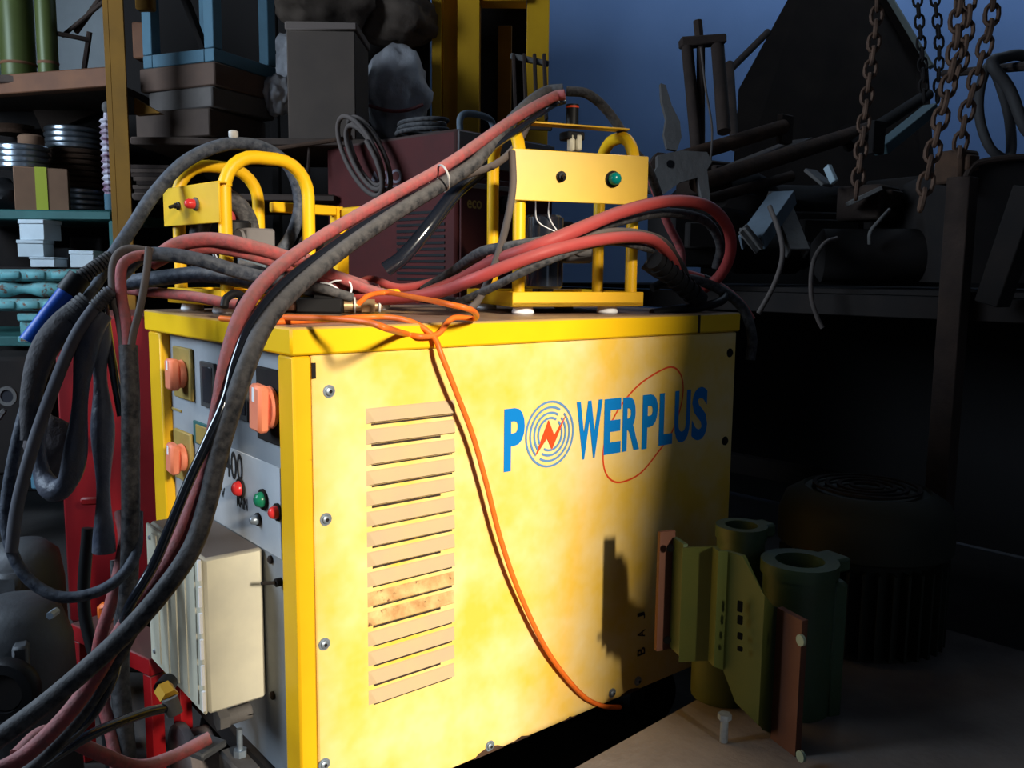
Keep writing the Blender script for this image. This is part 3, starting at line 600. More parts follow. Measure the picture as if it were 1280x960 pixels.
obj('valve_body', join(cyl(up(c2_, .013), up(c2_.lerp(c3_, .45), .013), .009, 12), cyl(up(c2_.lerp(c3_, .45), .013), up(c2_.lerp(c3_, .8), .013), .012, 6), cyl(up(c2_.lerp(c3_, .8), .013), up(c3_, .013), .007, 12)), BRASS, tc)
obj('clear_ring', ringtube(up(c2_.lerp(c3_, .25), .014), .010, .0135, .003, c3_-c2_, 14), CLEAR, tc)
obj('clear_ring', ringtube(up(c2_.lerp(c3_, .9), .013), .0075, .0115, .003, c3_-c2_, 14), CLEAR, tc)
q = up(c2_, .026)
obj('white_wire', join(tube([q, q+Vector((-.01,-.004,.012)), q+Vector((-.026,.0,.022)), q+Vector((-.04,.004,.024))], .0016, 6), tube([q+Vector((0,-.002,-.006)), q+Vector((.012,-.004,.012)), q+Vector((.008,0,.027)), q+Vector((-.012,.004,.027)), q+Vector((-.024,.006,.022))], .0016, 6)), WHITEW, tc)
obj('screw_terminal', join(bx(q+Vector((-.03,.012,.004)), (.03,.012,.010), RC, .001), cyl(q+Vector((-.036,.012,.008)), q+Vector((-.036,.012,.013)), .003, 8), cyl(q+Vector((-.024,.012,.008)), q+Vector((-.024,.012,.013)), .003, 8)), BLK, tc)

# ================================================================== left: teal rack with its stock
def fbz(x0, x1, d, z0, z1, th, bev=.004, rz=0):
    """box spanning pixel columns at depth d, heights given in metres"""
    c = P((x0+x1)/2, 341, d); c.z = (z0+z1)/2; c = c + FH*th/2
    return bx(c, ((x1-x0)*d/F, th, z1-z0), RC @ Rz(rz), bev)
def zat(px, py, d): return P(px, py, d).z
rk = thing('storage_rack', P(30, 700, 2.6)*1 - ZZ*P(30, 700, 2.6).z, 'teal steel rack holding ring stacks, carton and small white boxes', 'rack')
zs1 = zat(70, 263, 2.5); zs2 = zat(60, 334, 2.5); zs3 = zat(40, 425, 2.4); zs4 = zat(40, 616, 2.2)
obj('shelf', fbz(-120, 142, 2.5, zs1-.028, zs1, .42), TEAL, rk)
obj('shelf', fbz(-120, 137, 2.5, zs2-.010, zs2, .42), DARK, rk)
obj('shelf', fbz(-120, 137, 2.5, zs3-.03, zs3, .42), TEAL, rk)
obj('shelf', fbz(-120, 137, 2.5, zs4-.03, zs4, .42), TEAL, rk)
obj('rack_post', fbz(138, 151, 2.49, 0, zs1-.029, .03), TEAL, rk)
obj('rack_post', fbz(-118, -104, 2.47, 0, 1.5, .02), TEAL, rk)
obj('added_dark_back', fbz(-120, 150, 2.95, .1, 1.38, .01), DARK, rk)  # sheet added behind the stock, in place of dark clutter
# wrapped post above it
wpz = thing('wrapped_post', P(139, 270, 2.44), 'post wrapped in flaking white and mauve tape above the rack corner', 'post')
WRAP = mat('flaking_tape', (.48,.46,.52), .7, col2=(.16,.07,.12), scale=38, amt=.25)
za, zb2 = zat(139, 243, 2.46), zat(139, 152, 2.46)
c = P(139, 260, 2.46); c.z = 0
obj('foot', cyl(c+ZZ*(zs1+.0005), c+ZZ*za, .017, 12), LBLUE, wpz)
pr_ = [(.016, 0)]
k = 13
for i in range(k): h = (zb2-za)*(i+.3)/k; pr_ += [(.015, h), (.0215, h+.006), (.0165, h+.012)]
pr_ += [(.010, zb2-za), (.008, zb2-za+.018)]
obj('tape_wrap', lathe(pr_, c+ZZ*za, (0, 0, 1), 9), WRAP, wpz, smooth=0)
obj('knob_top', lathe([(.007, 0), (.013, .010), (.012, .022), (.005, .030)], c+ZZ*(zb2+.018), (0, 0, 1), 10), SCRAPG, wpz)
# ring stacks
def ring(r, h):
    return lathe([(r*.55, 0), (r*.93, 0), (r, h*.25), (r, h*.75), (r*.93, h), (r*.55, h)], (0, 0, 0), (0, 0, 1), 28, True)
rs = P(97, 250, 2.80); rr = 33*2.80/F
zc = zs1+.0005; hh = .0172
proto = None
for i in range(16):
    kind = 0 if i < 5 else (1 if i < 12 else 2)
    r = (rr, rr*1.0, rr*.96)[kind]
    lab = ('bright steel ring at bottom of the tall ring stack', 'rusty ring in the middle of the tall ring stack', 'bright steel ring topping the tall ring stack')[kind]
    o = obj('steel_ring', ring(r, hh-.001), (STEEL, RUST2, STEEL)[kind], smooth=30, origin=(0, 0, 0))
    o.location = (rs.x+random.uniform(-.002, .002), rs.y+random.uniform(-.002, .002), zc+i*hh)
    if kind == 2: o.location.x -= .005
    j_ = i-(0, 5, 12)[kind]; od = ('lowest', 'second', 'third', 'fourth', 'fifth', 'sixth', 'seventh')[j_]
    tag(o, ('%s bright ring from the shelf in the tall ring stack', '%s rusty ring up in the tall ring stack', '%s of the bright rings topping the tall ring stack')[kind] % od, 'ring', ('silver rings low', 'rusty rings', 'silver rings on top')[kind])
cb = thing('cardboard_carton', P(48, 262, 2.52), 'brown cardboard carton sealed with yellow green tape on teal shelf', 'carton')
cz1 = zat(48, 209, 2.52)
obj('carton_body', fbz(18, 78, 2.56, zs1+.0005, cz1, .10, .002, .42), CARD, cb)
obj('tape', fbz(41, 54, 2.558, zs1+.001, cz1+.0012, .104, 0, .42), TAPE, cb)
obj('red_mark', fbz(64, 67, 2.5720, zat(60, 243, 2.52), zat(60, 230, 2.52), .004, 0, .42), REDI, cb)
r2 = P(28, 200, 2.60)
for i in range(4):
    o = obj('steel_ring', ring(31*2.6/F, .0165), STEEL, smooth=30, origin=(0, 0, 0)); o.location = (r2.x, r2.y, cz1+.0018+i*.0172)
    tag(o, '%s bright steel ring in the short stack on the carton' % ('lowest', 'second', 'third', 'topmost')[i], 'ring', 'rings on the carton')
tag(obj('round_plug', lathe([(.03, 0), (.036, .008), (.036, .03), (.028, .036)], (r2.x+.03, r2.y+.02, cz1+.0018+4*.0172), (0, 0, 1), 20), CARD), 'brown round plug lying on the short ring stack', 'plug')
tag(obj('wire_brush', lump(P(0, 242, 2.6)+ZZ*(zs1-zat(0, 242, 2.6)+.048), (.06, .05, .048), 5, RC, .3), BLK), 'black wire brush beside the carton on teal shelf', 'brush')
# small white boxes under the shelf
def wbox(x0, x1, d, z0, h, rz, label):
    t = thing('small_box', P((x0+x1)/2, 320, d)*1, label, 'small box', 'white boxes under the teal shelf')
    c = P((x0+x1)/2, 320, d); w = (x1-x0)*d/F
    c.z = z0; t.location = c; WLOC[t] = c.copy()
    obj('box_body', bx(c+FH*.04+ZZ*(h*.40), (w*.95, .08, h*.8), RC @ Rz(rz), .001), mat('white_card', (.55,.62,.66), .7, col2=(.45,.52,.56), scale=20), t)
    obj('box_lid', bx(c+FH*.04+ZZ*(h*.9+.0004), (w, .086, h*.2), RC @ Rz(rz), .001), mat('white_card', (.6,.6,.6)), t); return z0+h+.001
z = wbox(36, 67, 2.46, zs2+.0005, .027, .05, 'flat white box at the bottom of the leaning box pile')
z = wbox(20, 52, 2.465, z, .046, .15, 'white box in the middle of the leaning box pile')
z = wbox(26, 60, 2.47, z, .056, -.1, 'white box on top of the leaning box pile')
wbox(86, 116, 2.46, zs2+.0005, .046, .05, 'single white box standing apart from the box pile')
tag(obj('grey_box', fbz(66, 86, 2.56, zs2+.0005, zat(70, 309, 2.5), .08), GREYM), 'grey box standing between white boxes', 'box')
# turquoise castings on the next shelf
for i, (y, x1, r) in enumerate(((344, 104, 10), (361, 98, 10), (381, 92, 9))):
    d = 2.30; a, b = P(-60, y, d), P(x1, y, d)
    if i == 1: a2 = tube([a.lerp(b, k/9) for k in range(10)], lambda t: (r*d/F)*(.85+.25*math.sin(t*19)), 10)
    else:
        a2 = join(bar(a, b, .06, 15*d/F, .008))
        for k in range(5): q = a.lerp(b, .12+.19*k); a2 = join(a2, bx(q-FH*.03, (.05, .012, 10*d/F), RC, .004))
    tag(obj('turquoise_casting', a2, TURQ, smooth=80), ('turquoise painted casting topmost of the turquoise pile', 'turquoise painted casting in the middle of the turquoise pile', 'turquoise painted casting lowest of the turquoise pile')[i], 'casting')
zb3 = zat(40, 391, 2.3)
tag(obj('turquoise_block', join(fbz(16, 60, 2.27, zs3+.001+.0, zs3+.018, .1), fbz(20, 56, 2.28, zs3+.0185, zb3-.022, .1), fbz(17, 58, 2.27, zb3-.0215, zb3-.001, .1)), TURQ), 'small stepped turquoise block carrying the turquoise castings', 'block')
dm = thing('tool_case', P(20, 600, 2.2), 'dark machine with round dial on the rack', 'machine')
zd = zat(20, 440, 2.2)
obj('case_body', fbz(-60, 45, 2.3, zs4+.001, zs3-.04, .2, .01), DARK, dm)
c = P(10, 495, 2.297); obj('dial_rim', ringtube(c, .017, .026, .006, -FH, 24), SCRAPG, dm); obj('dial_face', cyl(c, c-FH*.003, .017, 20), METER, dm)
c = P(0, 525, 2.297); obj('grip', bar(P(-10, 535, 2.295), P(6, 512, 2.295), .012, .012), SCRAPG, dm)
tag(obj('pale_blue_box', fbz(22, 62, 2.16, zs4+.001, zs4+.06, .12), mat('pale_blue_box', (.12,.28,.38), .6, col2=(.08,.2,.28), scale=12)), 'pale blue box on the low rack shelf beside dark machine', 'box')

# upper rack: orange beam, green cylinders, yellow upright
ur = thing('pallet_rack', P(150, 340, 2.35)*1 - ZZ*P(150, 340, 2.35).z, 'old yellow upright rack with rusty beam shelf', 'rack')
zu = zat(70, 97, 2.42)
bb = obj('beam', bar(P(-80, 114, 2.52), P(147, 97, 2.38), .04, .052, .003), RACKO, ur)
zb_t = zat(70, 92, 2.46)
obj('beam_shelf', fbz(-120, 142, 2.5, zb_t-.032, zb_t-.01, .5), WOODD, ur)
obj('upright', join(fbz(143, 150, 2.33, 0, 1.9, .05, .001), fbz(150, 168, 2.33, 0, 1.9, .006, .001)), YELD, ur)
obj('bracket', prism([P(168, 122, 2.32), P(200, 141, 2.32), P(168, 143, 2.32)], FH*.03), YELD, ur)
obj('upper_rail', fb(168, 190, -14, 11, 2.33, .03), YELD, ur)
obj('upright', fbz(342, 352, 3.1, 0, 1.9, .03), DARK, ur)
zr = zat(270, 180, 2.5)
obj('rack_shelf', fbz(169, 530, 2.42, zr-.02, zr, .50), WOODD, ur)
obj('added_dark_back', fbz(165, 538, 3.2, .05, 2.0, .01), mat('dark_back_sheet', (.018,.015,.014), .9), ur)  # sheet added to hide the blue wall and keep the gaps dark
zr2 = zat(200, 245, 2.5)
obj('rack_shelf', fbz(169, 420, 2.42, zr2-.02, zr2, .6), WOODD, ur)
for i, (px, r, top, d) in enumerate(((24, 20, -70, 2.58), (61, 12, -60, 2.56))):
    t = thing('gas_cylinder', P(px, 92, d), ('thick olive green gas cylinder on the rusty beam shelf', 'slim olive green gas cylinder on the rusty beam shelf')[i], 'gas cylinder')
    c = P(px, 90, d); c.z = zb_t-.009; R_ = r*d/F; H = zat(px, top, d)-c.z
    obj('cylinder_body', lathe([(R_*.7, 0), (R_*.95, .012), (R_, .03), (R_, H-.06), (R_*.6, H-.01), (R_*.3, H)], c, (0, 0, 1), 24), GCYL, t)
    obj('band', lathe([(R_*1.02, 0), (R_*1.06, .004), (R_*1.02, .008)], c+ZZ*.055, (0, 0, 1), 24), RACKO, t)
for i, (a, b, r) in enumerate((((78, 45, 2.6), (142, -8, 2.5), .006), ((95, 40, 2.6), (146, -30, 2.5), .008), ((72, 42, 2.55), (112, 50, 2.6), .007), ((105, 88, 2.62), (112, 40, 2.6), .008))):
    tag(obj('iron_rod', tube([P(*a), P(*b)], r, 8, smooth=False), RUST), ('thin iron rod leaning from cylinder to yellow upright', 'thicker iron rod leaning on the yellow upright', 'short iron bar lying across behind the slim cylinder', 'upright iron stub standing on the rusty beam shelf')[i], 'rod')
# plates stacked on the low shelf of the rack
for i in range(8):
    h = .011; w = 62+random.uniform(-8, 12); c = P(195+random.uniform(-6, 6), 230, 2.55); c.z = zr2+.0007+i*(h+.0006)+h/2
    tag(obj('rusty_plate', bx(c+FH*.1, (w*2.55/F, .2, h), RC @ Rz(random.uniform(-.15, .15)), .001), RUST if i % 2 else WOODD), '%s thin rusty plate up in the flat stack behind red-button feeder' % ('lowest', 'second', 'third', 'fourth', 'fifth', 'sixth', 'seventh', 'topmost')[i], 'plate', 'rusty plates')
# trays, blue cage
def corner_box(px, d, z0, z1, w, l, rz, m_, bev=.003):
    """box whose nearest vertical edge stands at pixel column px; rz turns it"""
    R = RC @ Rz(rz); c = P(px, 341, d); c.z = (z0+z1)/2
    return bx(c + R @ Vector((w/2, l/2, 0)), (w, l, z1-z0), R, bev)
trays = ((112, 60, 'top', 76, 103), (0, 0, 'middle', 110, 134), (0, 0, 'bottom', 138, 178))
zz = zr+.0005
for i, (w, l, hgt, lab, px, rz, m_) in enumerate(((.30, .30, .075, 'lowest dark board of the crate stack on rack', 268, .62, WOODD), (.28, .28, .055, 'grey board in the middle of the crate stack', 272, .58, SCRAPG), (.32, .32, .062, 'rusty tray on top of the crate stack under blue cage', 276, .60, RACKO))):
    m_ = (WOODD, mat('greyed_board', (.11,.095,.085), .9, col2=(.07,.06,.055), scale=9), mat('rusty_tray', (.11,.065,.045), .85, col2=(.07,.045,.035), scale=10))[i]
    R = RC @ Rz(rz)
    rz = (1.22, 1.10, 1.15)[i]; R = RC @ Rz(rz)
    w = l = (.25, .24, .27)[i]
    c = P(px, 341, 2.40); c.z = zz+hgt/2
    tag(obj('flat_crate', bx(c + R @ Vector((w/2, l/2, 0)), (w, l, hgt), R, .004), m_), lab, 'crate'); zz += hgt+.001
# blue angle-iron cage
cg = thing('blue_cage', P(276, 60, 2.4), 'light blue angle iron cage on the rusty tray', 'cage')
R = RC @ Rz(1.15); S = .22; B = P(276, 341, 2.40); B.z = zz
B = B + R @ Vector((.02, .02, 0)); WLOC[cg] = B.copy(); cg.location = B
Hc = .34; w_ = .034
for (x, y) in ((0, 0), (S, 0), (0, S), (S, S)):
    obj('cage_post', bx(B + R @ Vector((x, y, Hc/2)), (w_, w_, Hc-2*w_-.002), R, .002), LBLUE, cg)
for z_ in (w_/2, Hc-w_/2):
    for k in (0, S):
        obj('cage_rail', bx(B + R @ Vector((S/2, k, z_)), (S+w_, w_, w_), R, .002), LBLUE, cg)
        obj('cage_rail', bx(B + R @ Vector((k, S/2, z_)), (w_, S-w_-.001, w_), R, .002), LBLUE, cg)
obj('diagonal_brace', bar(B + R @ Vector((.05, S-.03, Hc-.04)), B + R @ Vector((S-.02, S-.03, w_+.01)), .02, .02), DARK, cg)
# brown board box, sacks
bk = thing('board_box', P(410, 182, 2.3), 'tall brown board box standing before the white sacks', 'box')
zt2 = zat(410, 48, 2.44)
obj('box_body', fbz(364, 447, 2.44, zr+.0005, zt2, .22, .003), WOODB, bk)
obj('box_rim', fbz(362, 449, 2.436, zt2+.0005, zt2+.022, .228, .003), mat('dusty_rim', (.13,.10,.085), .9), bk)
tag(obj('iron_rod', tube([P(397, 45, 2.40), P(392, 110, 2.40), P(385, 215, 2.40)], .005, 8), RUST), 'thin iron rod leaning in front of the brown board box', 'rod')
tag(obj('iron_rod', tube([P(330, 188, 2.34), P(440, 172, 2.30)], .006, 8, smooth=False), RUST2), 'thin rusty rod lying across the front of the rack shelf', 'rod')
def zlump(px, py, d, s, seed, amp): 
    return lump(P(px, py, d), s, seed, RC, amp, 4)
sk = thing('sack', P(495, 150, 2.8), 'white woven sack tied with red string beside yellow column', 'sack')
obj('sack_body', zlump(494, 118, 2.78, (.11, .10, .14), 4, .25), SACK, sk, smooth=80)
obj('red_string', tube([P(462, 132, 2.70), P(478, 137, 2.665), P(495, 139, 2.655), P(512, 137, 2.66), P(528, 131, 2.69)], .006, 6), PINK, sk)
tag(obj('sack', zlump(492, 22, 2.82, (.13, .11, .085), 9, .3), SACKB, smooth=80), 'brown sack lying on top of the white sack', 'sack')
tag(obj('sack', zlump(408, 8, 2.75, (.15, .14, .10), 12, .3), SACKB, smooth=80), 'brown sack slumped above the brown board box', 'sack')
tag(obj('sack', zlump(412, 95, 2.94, (.09, .08, .17), 15, .25), SACKB, smooth=80), 'brown sack standing hidden behind the board box', 'sack')
tag(obj('white_bag', zlump(347, 120, 2.52, (.036, .035, .055), 6, .4), SACK, smooth=80), 'small crumpled white bag beside the brown board box', 'bag')
tag(obj('white_bag', zlump(365, 70, 2.70, (.05, .04, .07), 8, .4), SACK, smooth=80), 'crumpled white bag tucked behind the blue cage', 'bag')

# ================================================================== middle: press frame, red welder
pf = thing('press_frame', P(610, 341, 2.75)*1 - ZZ*P(610, 341, 2.75).z, 'tall yellow steel press frame with twin columns', 'press')
obj('column_flange', fbz(540, 552, 2.95, 0, 2.1, .09, .002), YELC, pf)
obj('column_web', fbz(552, 571, 3.05, 0, 2.1, .01, .0), YELC, pf)
obj('column_flange', fbz(571, 598, 2.95, 0, 2.1, .09, .002), YELC, pf)
obj('column', fbz(655, 682, 2.99, 0, 2.1, .09, .002), YELC, pf)
zc_ = zat(625, 12, 2.95)
obj('cross_beam', fbz(598.5, 654.5, 2.96, zc_, zc_+.2, .09, .002), YELC, pf)
obj('ram', fbz(620, 637, 3.1, .9, zc_-.04, .03, .002), YELD, pf)
obj('back_plate', fbz(598.5, 654.5, 3.2, .3, zc_+.1, .01, 0), DARK, pf)
gr = thing('steel_grate', P(660, 120, 2.3), 'brown barred steel grate leaning before the press frame', 'grate')
for x in (642, 655, 668, 680): obj('grate_bar', bar(P(x+3, 150, 2.50), P(x, 68, 2.56), .010, .014), RUST, gr)
obj('grate_rail', bar(P(638, 70, 2.56), P(686, 80, 2.56), .014, .016), SCRAPG, gr)
obj('grate_rail', bar(P(640, 158, 2.50), P(690, 160, 2.50), .014, .016), RUST, gr)
# bench and red welder
zbn = .76
wb = thing('work_bench', (.95, 1.12, 0), 'dark steel bench behind the power source carrying the red welder', 'bench')
BR = Rz(math.radians(8))
bc = P(574, 341, 2.12); bc.z = 0
def bl(x, y, z): return bc + BR @ Vector((x, y, 0)) + ZZ*z
obj('bench_top', bx(bl(.14, .27, zbn-.02), (.90, .66, .04), BR, .004), DARK, wb)
for x in (-.30, .50):
    for y in (-.04, .54): obj('bench_leg', bx(bl(x, y, (zbn-.041)/2), (.04, .04, zbn-.041), BR), DARK, wb)
rw = thing('red_welder', bl(.1, .2, zbn), 'old dark red welding machine with vented side and grey front', 'welding machine')
zwt = zat(574, 163, 2.12); LW_, WW_ = .52, .36
obj('case', bx(bl(WW_/2, LW_/2+.012, (zbn+.012+zwt)/2), (WW_, LW_, zwt-zbn-.012), BR, .008), REDM, rw)
for x in (.04, WW_-.04):
    for y in (.05, LW_-.03): obj('foot', cyl(bl(x, y, zbn+.0005), bl(x, y, zbn+.0125), .015, 12), BLK, rw)
hf = zwt-zbn-.012
fpn = obj('front_plate', bx(bl(WW_/2, .008, zwt-.045), (WW_-.006, .007, .08), BR, .002), GREYM, rw)
obj('lower_front', bx(bl(WW_/2, .008, zbn+.012+(hf-.10)/2), (WW_-.02, .006, hf-.12), BR, .002), mat('dark_red_front', (.06,.012,.011), .6), rw)
obj('front_strip', bx(bl(WW_/2, .004, zwt-.13), (WW_-.03, .004, .012), BR, .001), GREYM, rw)
obj('dial', lathe([(.024, 0), (.022, .012), (.01, .014)], bl(.16, .0042, zwt-.17), BR @ Vector((0, -1, 0)), 18), BLK, rw)
def frtext(ch, x, z, w, h, m_): obj('printed_text', lettering(ch, bl(x, .0035, z), BR @ Vector((1, 0, 0)), (0, 0, 1), w, h, .02), m_, fpn, smooth=0)
frtext('J.', .12, zwt-.058, .03, .03, DARK)
obj('printed_text', lettering('eco', bl(.03, .0040, zwt-.185), BR @ Vector((1, 0, 0)), (0, 0, 1), .05, .02, .02), KPLATE, rw, smooth=0)
obj('printed_text', lettering('ASIO', bl(-.0008, .34, zwt-.115), BR @ Vector((0, -1, 0)), (0, 0, 1), .13, .035, .02), mat('dull_white_ink', (.17,.15,.18), .7), rw, smooth=0)
obj('print_line', bx(bl(-.0005, .275, zwt-.122), (.001, .13, .003), BR), MATS['dull_white_ink'], rw)
for i in range(13):
    obj('vent_slot', bx(bl(-.0008, .14, zbn+.075+i*.0150), (.003, .18, .0065), BR), BLK, rw)
obj('handle', tube([bl(.06, .06, zwt), bl(.06, .06, zwt+.035), bl(.085, .06, zwt+.05), bl(.15, .06, zwt+.05), bl(.175, .06, zwt+.035), bl(.175, .06, zwt)], .0085, 10), SCRAPB, rw)
# cable coil hung over the red welder
def coil_pts(c, rx, rz_, turns, ax, ay, az, jit, n=14, grow=.0):
    out = []
    for i in range(turns*n+1):
        a = 2*math.pi*i/n; t = i/n
        out.append(Vector(c) + ax*(math.cos(a)*rx*(1+jit*math.sin(t*2.3))) + ay*(math.sin(a)*rz_*(1+jit*math.cos(t*1.7))) + az*(t*grow))
    return out
cc = bl(-.025, .30, zwt-.045)
ax_ = (BR @ Vector((0, -1, 0))*.75 + ZZ*.65).normalized(); ay_ = (BR @ Vector((0, 1, 0))*.65 + ZZ*.75).normalized()
tag(obj('cable_coil', tube(coil_pts(cc, .045, .115, 4, ax_, ay_, BR @ Vector((-1, 0, 0)), .16, grow=.011), .0065, 7, sub=3), BROWNC, smooth=80), 'grey brown cable coil hanging on the side of red welder', 'cable coil')
tag(obj('cable_coil', tube(coil_pts(bl(.06, .20, zwt+.008), .05, .075, 3, BR @ Vector((1, 0, 0)), BR @ Vector((0, 1, 0)), ZZ, .08, grow=.012), .006, 7, sub=3), GRUB, smooth=80), 'dark cable coil lying flat on top of red welder', 'cable coil')
cable([(430,372,1.62),(460,350,1.60),(500,360,1.58),(545,352,1.56),(590,340,1.56),(620,318,1.58)], .008, RED, 'dull red cable lying between bench and lid back edge')

# ================================================================== right: scrap rack, chains
RA, RB = P(925, 349, 2.35), P(1215, 374, 1.92); RA.z = RB.z = .83
rd = (RB-RA).normalized(); rn = Vector((-rd.y, rd.x, 0))
if rn.dot(FH) < 0: rn = -rn
SR = Matrix((rd, rn, ZZ)).transposed()
def sr(a, b, z): return RA + rd*a + rn*b + ZZ*(z-.83)
RL = (RB-RA).length
scr = thing('scrap_rack', sr(RL/2, .3, 0), 'dark steel rack beneath the chains heaped with scrap parts', 'rack')
obj('beam', bx(sr(RL/2-.25, 0, .8), (RL+.96, .035, .05), SR, .002), DARK, scr)
obj('shelf_plate', bx(sr(RL/2-.25, .47, .832), (RL+.96, .90, .012), SR, .001), DARK, scr)
obj('rack_post', bx(sr(RL-.02, -.045, .54), (.048, .048, 1.08), SR, .002), RUST, scr)
obj('rack_post', bx(sr(-.40, .02, .38), (.05, .05, .76), SR, .002), DARK, scr)
obj('low_beam', bx(sr(RL/2-.20, .0, .36), (RL+.36, .035, .05), SR, .002), DARK, scr)
obj('added_dark_back', bx(sr(RL/2, .93, .51), (RL+1.6, .012, 1.0), SR), mat('shade_sheet', (.012,.011,.011), .9), scr)  # added sheet; its black stands in for the darkness under the shelf
obj('diagonal_brace', bar(P(1290, 235, 1.72), P(1240, 380, 1.80), .05, .05), DARK, scr)
zs = .8385
# body of the heap: housings and blocks
def heap(px, py, d, kind, s, rz, m_, label, cat, name):
    c = P(px, py, d); R = RC @ Rz(rz)
    if kind == 'cyl':
        q = R @ Vector((1, 0, 0)); g = join(lathe([(s[0]*.5, -s[1]), (s[0], -s[1]*.85), (s[0], s[1]*.7), (s[0]*.8, s[1]*.8), (s[0]*.75, s[1]), (s[0]*.3, s[1]*1.02)], c, q, 20))
    elif kind == 'box': g = join(bx(c, s, R, .006), bx(c+R @ Vector((0, -s[1]*.5, s[2]*.1)), (s[0]*.6, s[1]*.3, s[2]*.5), R, .004))
    else: g = lump(c, s, px, R, .3)
    lo = min(v.z for v in g[0]); 
    return tag(obj(name, g, m_), label, cat)
heap(960, 318, 2.50, 'cyl', (.055, .12), .3, DARK, 'dark motor body at the shelf front under the channel pieces', 'motor', 'scrap_motor')
heap(1100, 320, 2.28, 'cyl', (.07, .17), -.2, DARK, 'dark long drum lying at the shelf front', 'drum', 'scrap_drum')
heap(1010, 300, 2.75, 'box', (.30, .2, .16), .2, DARK, 'dark gearbox block behind the channel pieces', 'block', 'scrap_block')
heap(1150, 262, 2.45, 'box', (.22, .2, .16), .5, DARK, 'dark housing below the hanging chains', 'housing', 'scrap_housing')
heap(1085, 255, 2.35, 'box', (.12, .12, .09), .75, RUST, 'rusty square casting where single chain ends', 'casting', 'scrap_casting')
heap(900, 300, 2.60, 'lump', (.16, .12, .09), .4, DARK, 'dark lumpy casting behind the red loop', 'casting', 'scrap_casting')
heap(1195, 210, 2.05, 'box', (.07, .07, .075), .5, RUST2, 'rusty iron block hanging at the thick chain end', 'block', 'iron_block')
heap(1010, 262, 2.85, 'lump', (.38, .10, .07), .3, DARK, 'dark scrap mound below the long pipe', 'scrap', 'scrap_mound')
# cut channel pieces
def channel(a, b, w, h, m_, label):
    a, b = Vector(a), Vector(b); y = (b-a).normalized(); x = y.cross(ZZ).normalized(); z_ = x.cross(y); R = Matrix((x, y, z_)).transposed(); L_ = (b-a).length; c = (a+b)/2; th = .006
    tag(obj('steel_channel', join(bx(c, (w, L_, th), R, .001), bx(c+R @ Vector((w/2-th/2, 0, -h/2)), (th, L_, h), R, .001), bx(c+R @ Vector((-w/2+th/2, 0, -h/2)), (th, L_, h), R, .001)), m_), label, 'steel channel')
channel(P(938, 296, 2.10), P(978, 240, 2.22), .062, .035, SCRAPB, 'blue grey steel channel propped up beside the red loop')
channel(P(1000, 312, 2.12), P(972, 240, 2.24), .05, .03, SCRAPG, 'grey steel channel leaning against the blue grey one')
tag(obj('angle_offcut', join(bar(P(928, 285, 2.06), P(950, 312, 2.08), .028, .006), bar(P(928, 285, 2.06), P(950, 312, 2.08), .006, .03)), SCRAPG), 'small grey angle offcut at foot of the blue grey channel', 'offcut')
tag(obj('pale_clip', bar(P(1034, 208, 2.3), P(1043, 228, 2.28), .014, .02), mat('pale_steel', (.34,.42,.46), .5)), 'small pale blue clip shining on the scrap heap', 'clip')
tag(obj('bent_bracket', join(bar(P(1012, 213, 2.34), P(1035, 232, 2.30), .05, .01), bar(P(1060, 255, 2.26), P(1100, 236, 2.24), .07, .012)), SCRAPG), 'bent grey bracket lying at the chain foot', 'bracket')
# pipes and bars
for i, (a, b, r, m_, lab) in enumerate((((870, 230, 2.30), (1090, 160, 2.85), .023, RUST2, 'long rusty pipe slanting across the scrap heap'), ((850, 198, 2.42), (980, 158, 2.60), .021, RUST2, 'shorter rusty pipe ending at the flange plate'),
        ((875, 252, 2.42), (990, 220, 2.50), .015, RUST, 'thin dark pipe beneath the long rusty pipe'), ((1060, 182, 2.75), (1160, 118, 3.0), .02, DARK, 'dark pipe rising behind the single chain'), ((900, 100, 2.95), (960, 40, 3.1), .012, RUST, 'thin bar leaning on the big dark plate'), ((912, 80, 2.9), (918, 185, 2.7), .014, RUST, 'upright rusty bar beside the puller frame'))):
    tag(obj('steel_pipe', join(tube([P(*a), P(*b)], r, 14, smooth=False)), m_), lab, 'pipe')
tag(obj('flange_plate', bx(P(981, 162, 2.62), (.06, .02, .085), RC @ Rz(.7), .003), RUST), 'rusty flange plate on the end of shorter pipe', 'plate')
tag(obj('wood_plank', bar(P(895, 222, 2.50), P(1000, 180, 2.68), .10, .03), WOODB), 'brown plank between the rusty pipes', 'plank')
tag(obj('teal_bar', bar(P(1100, 188, 2.5), P(1164, 136, 2.6), .045, .03), mat('teal_grey_bar', (.06,.10,.11), .6, col2=(.04,.07,.075), scale=9)), 'teal grey flat bar slanting behind thick chains', 'bar')
tag(obj('steel_plate', bx(P(1096, 172, 2.45), (.045, .02, .09), RC @ Rz(.4), .002), DARK), 'dark square plate at the foot of teal bar', 'plate')
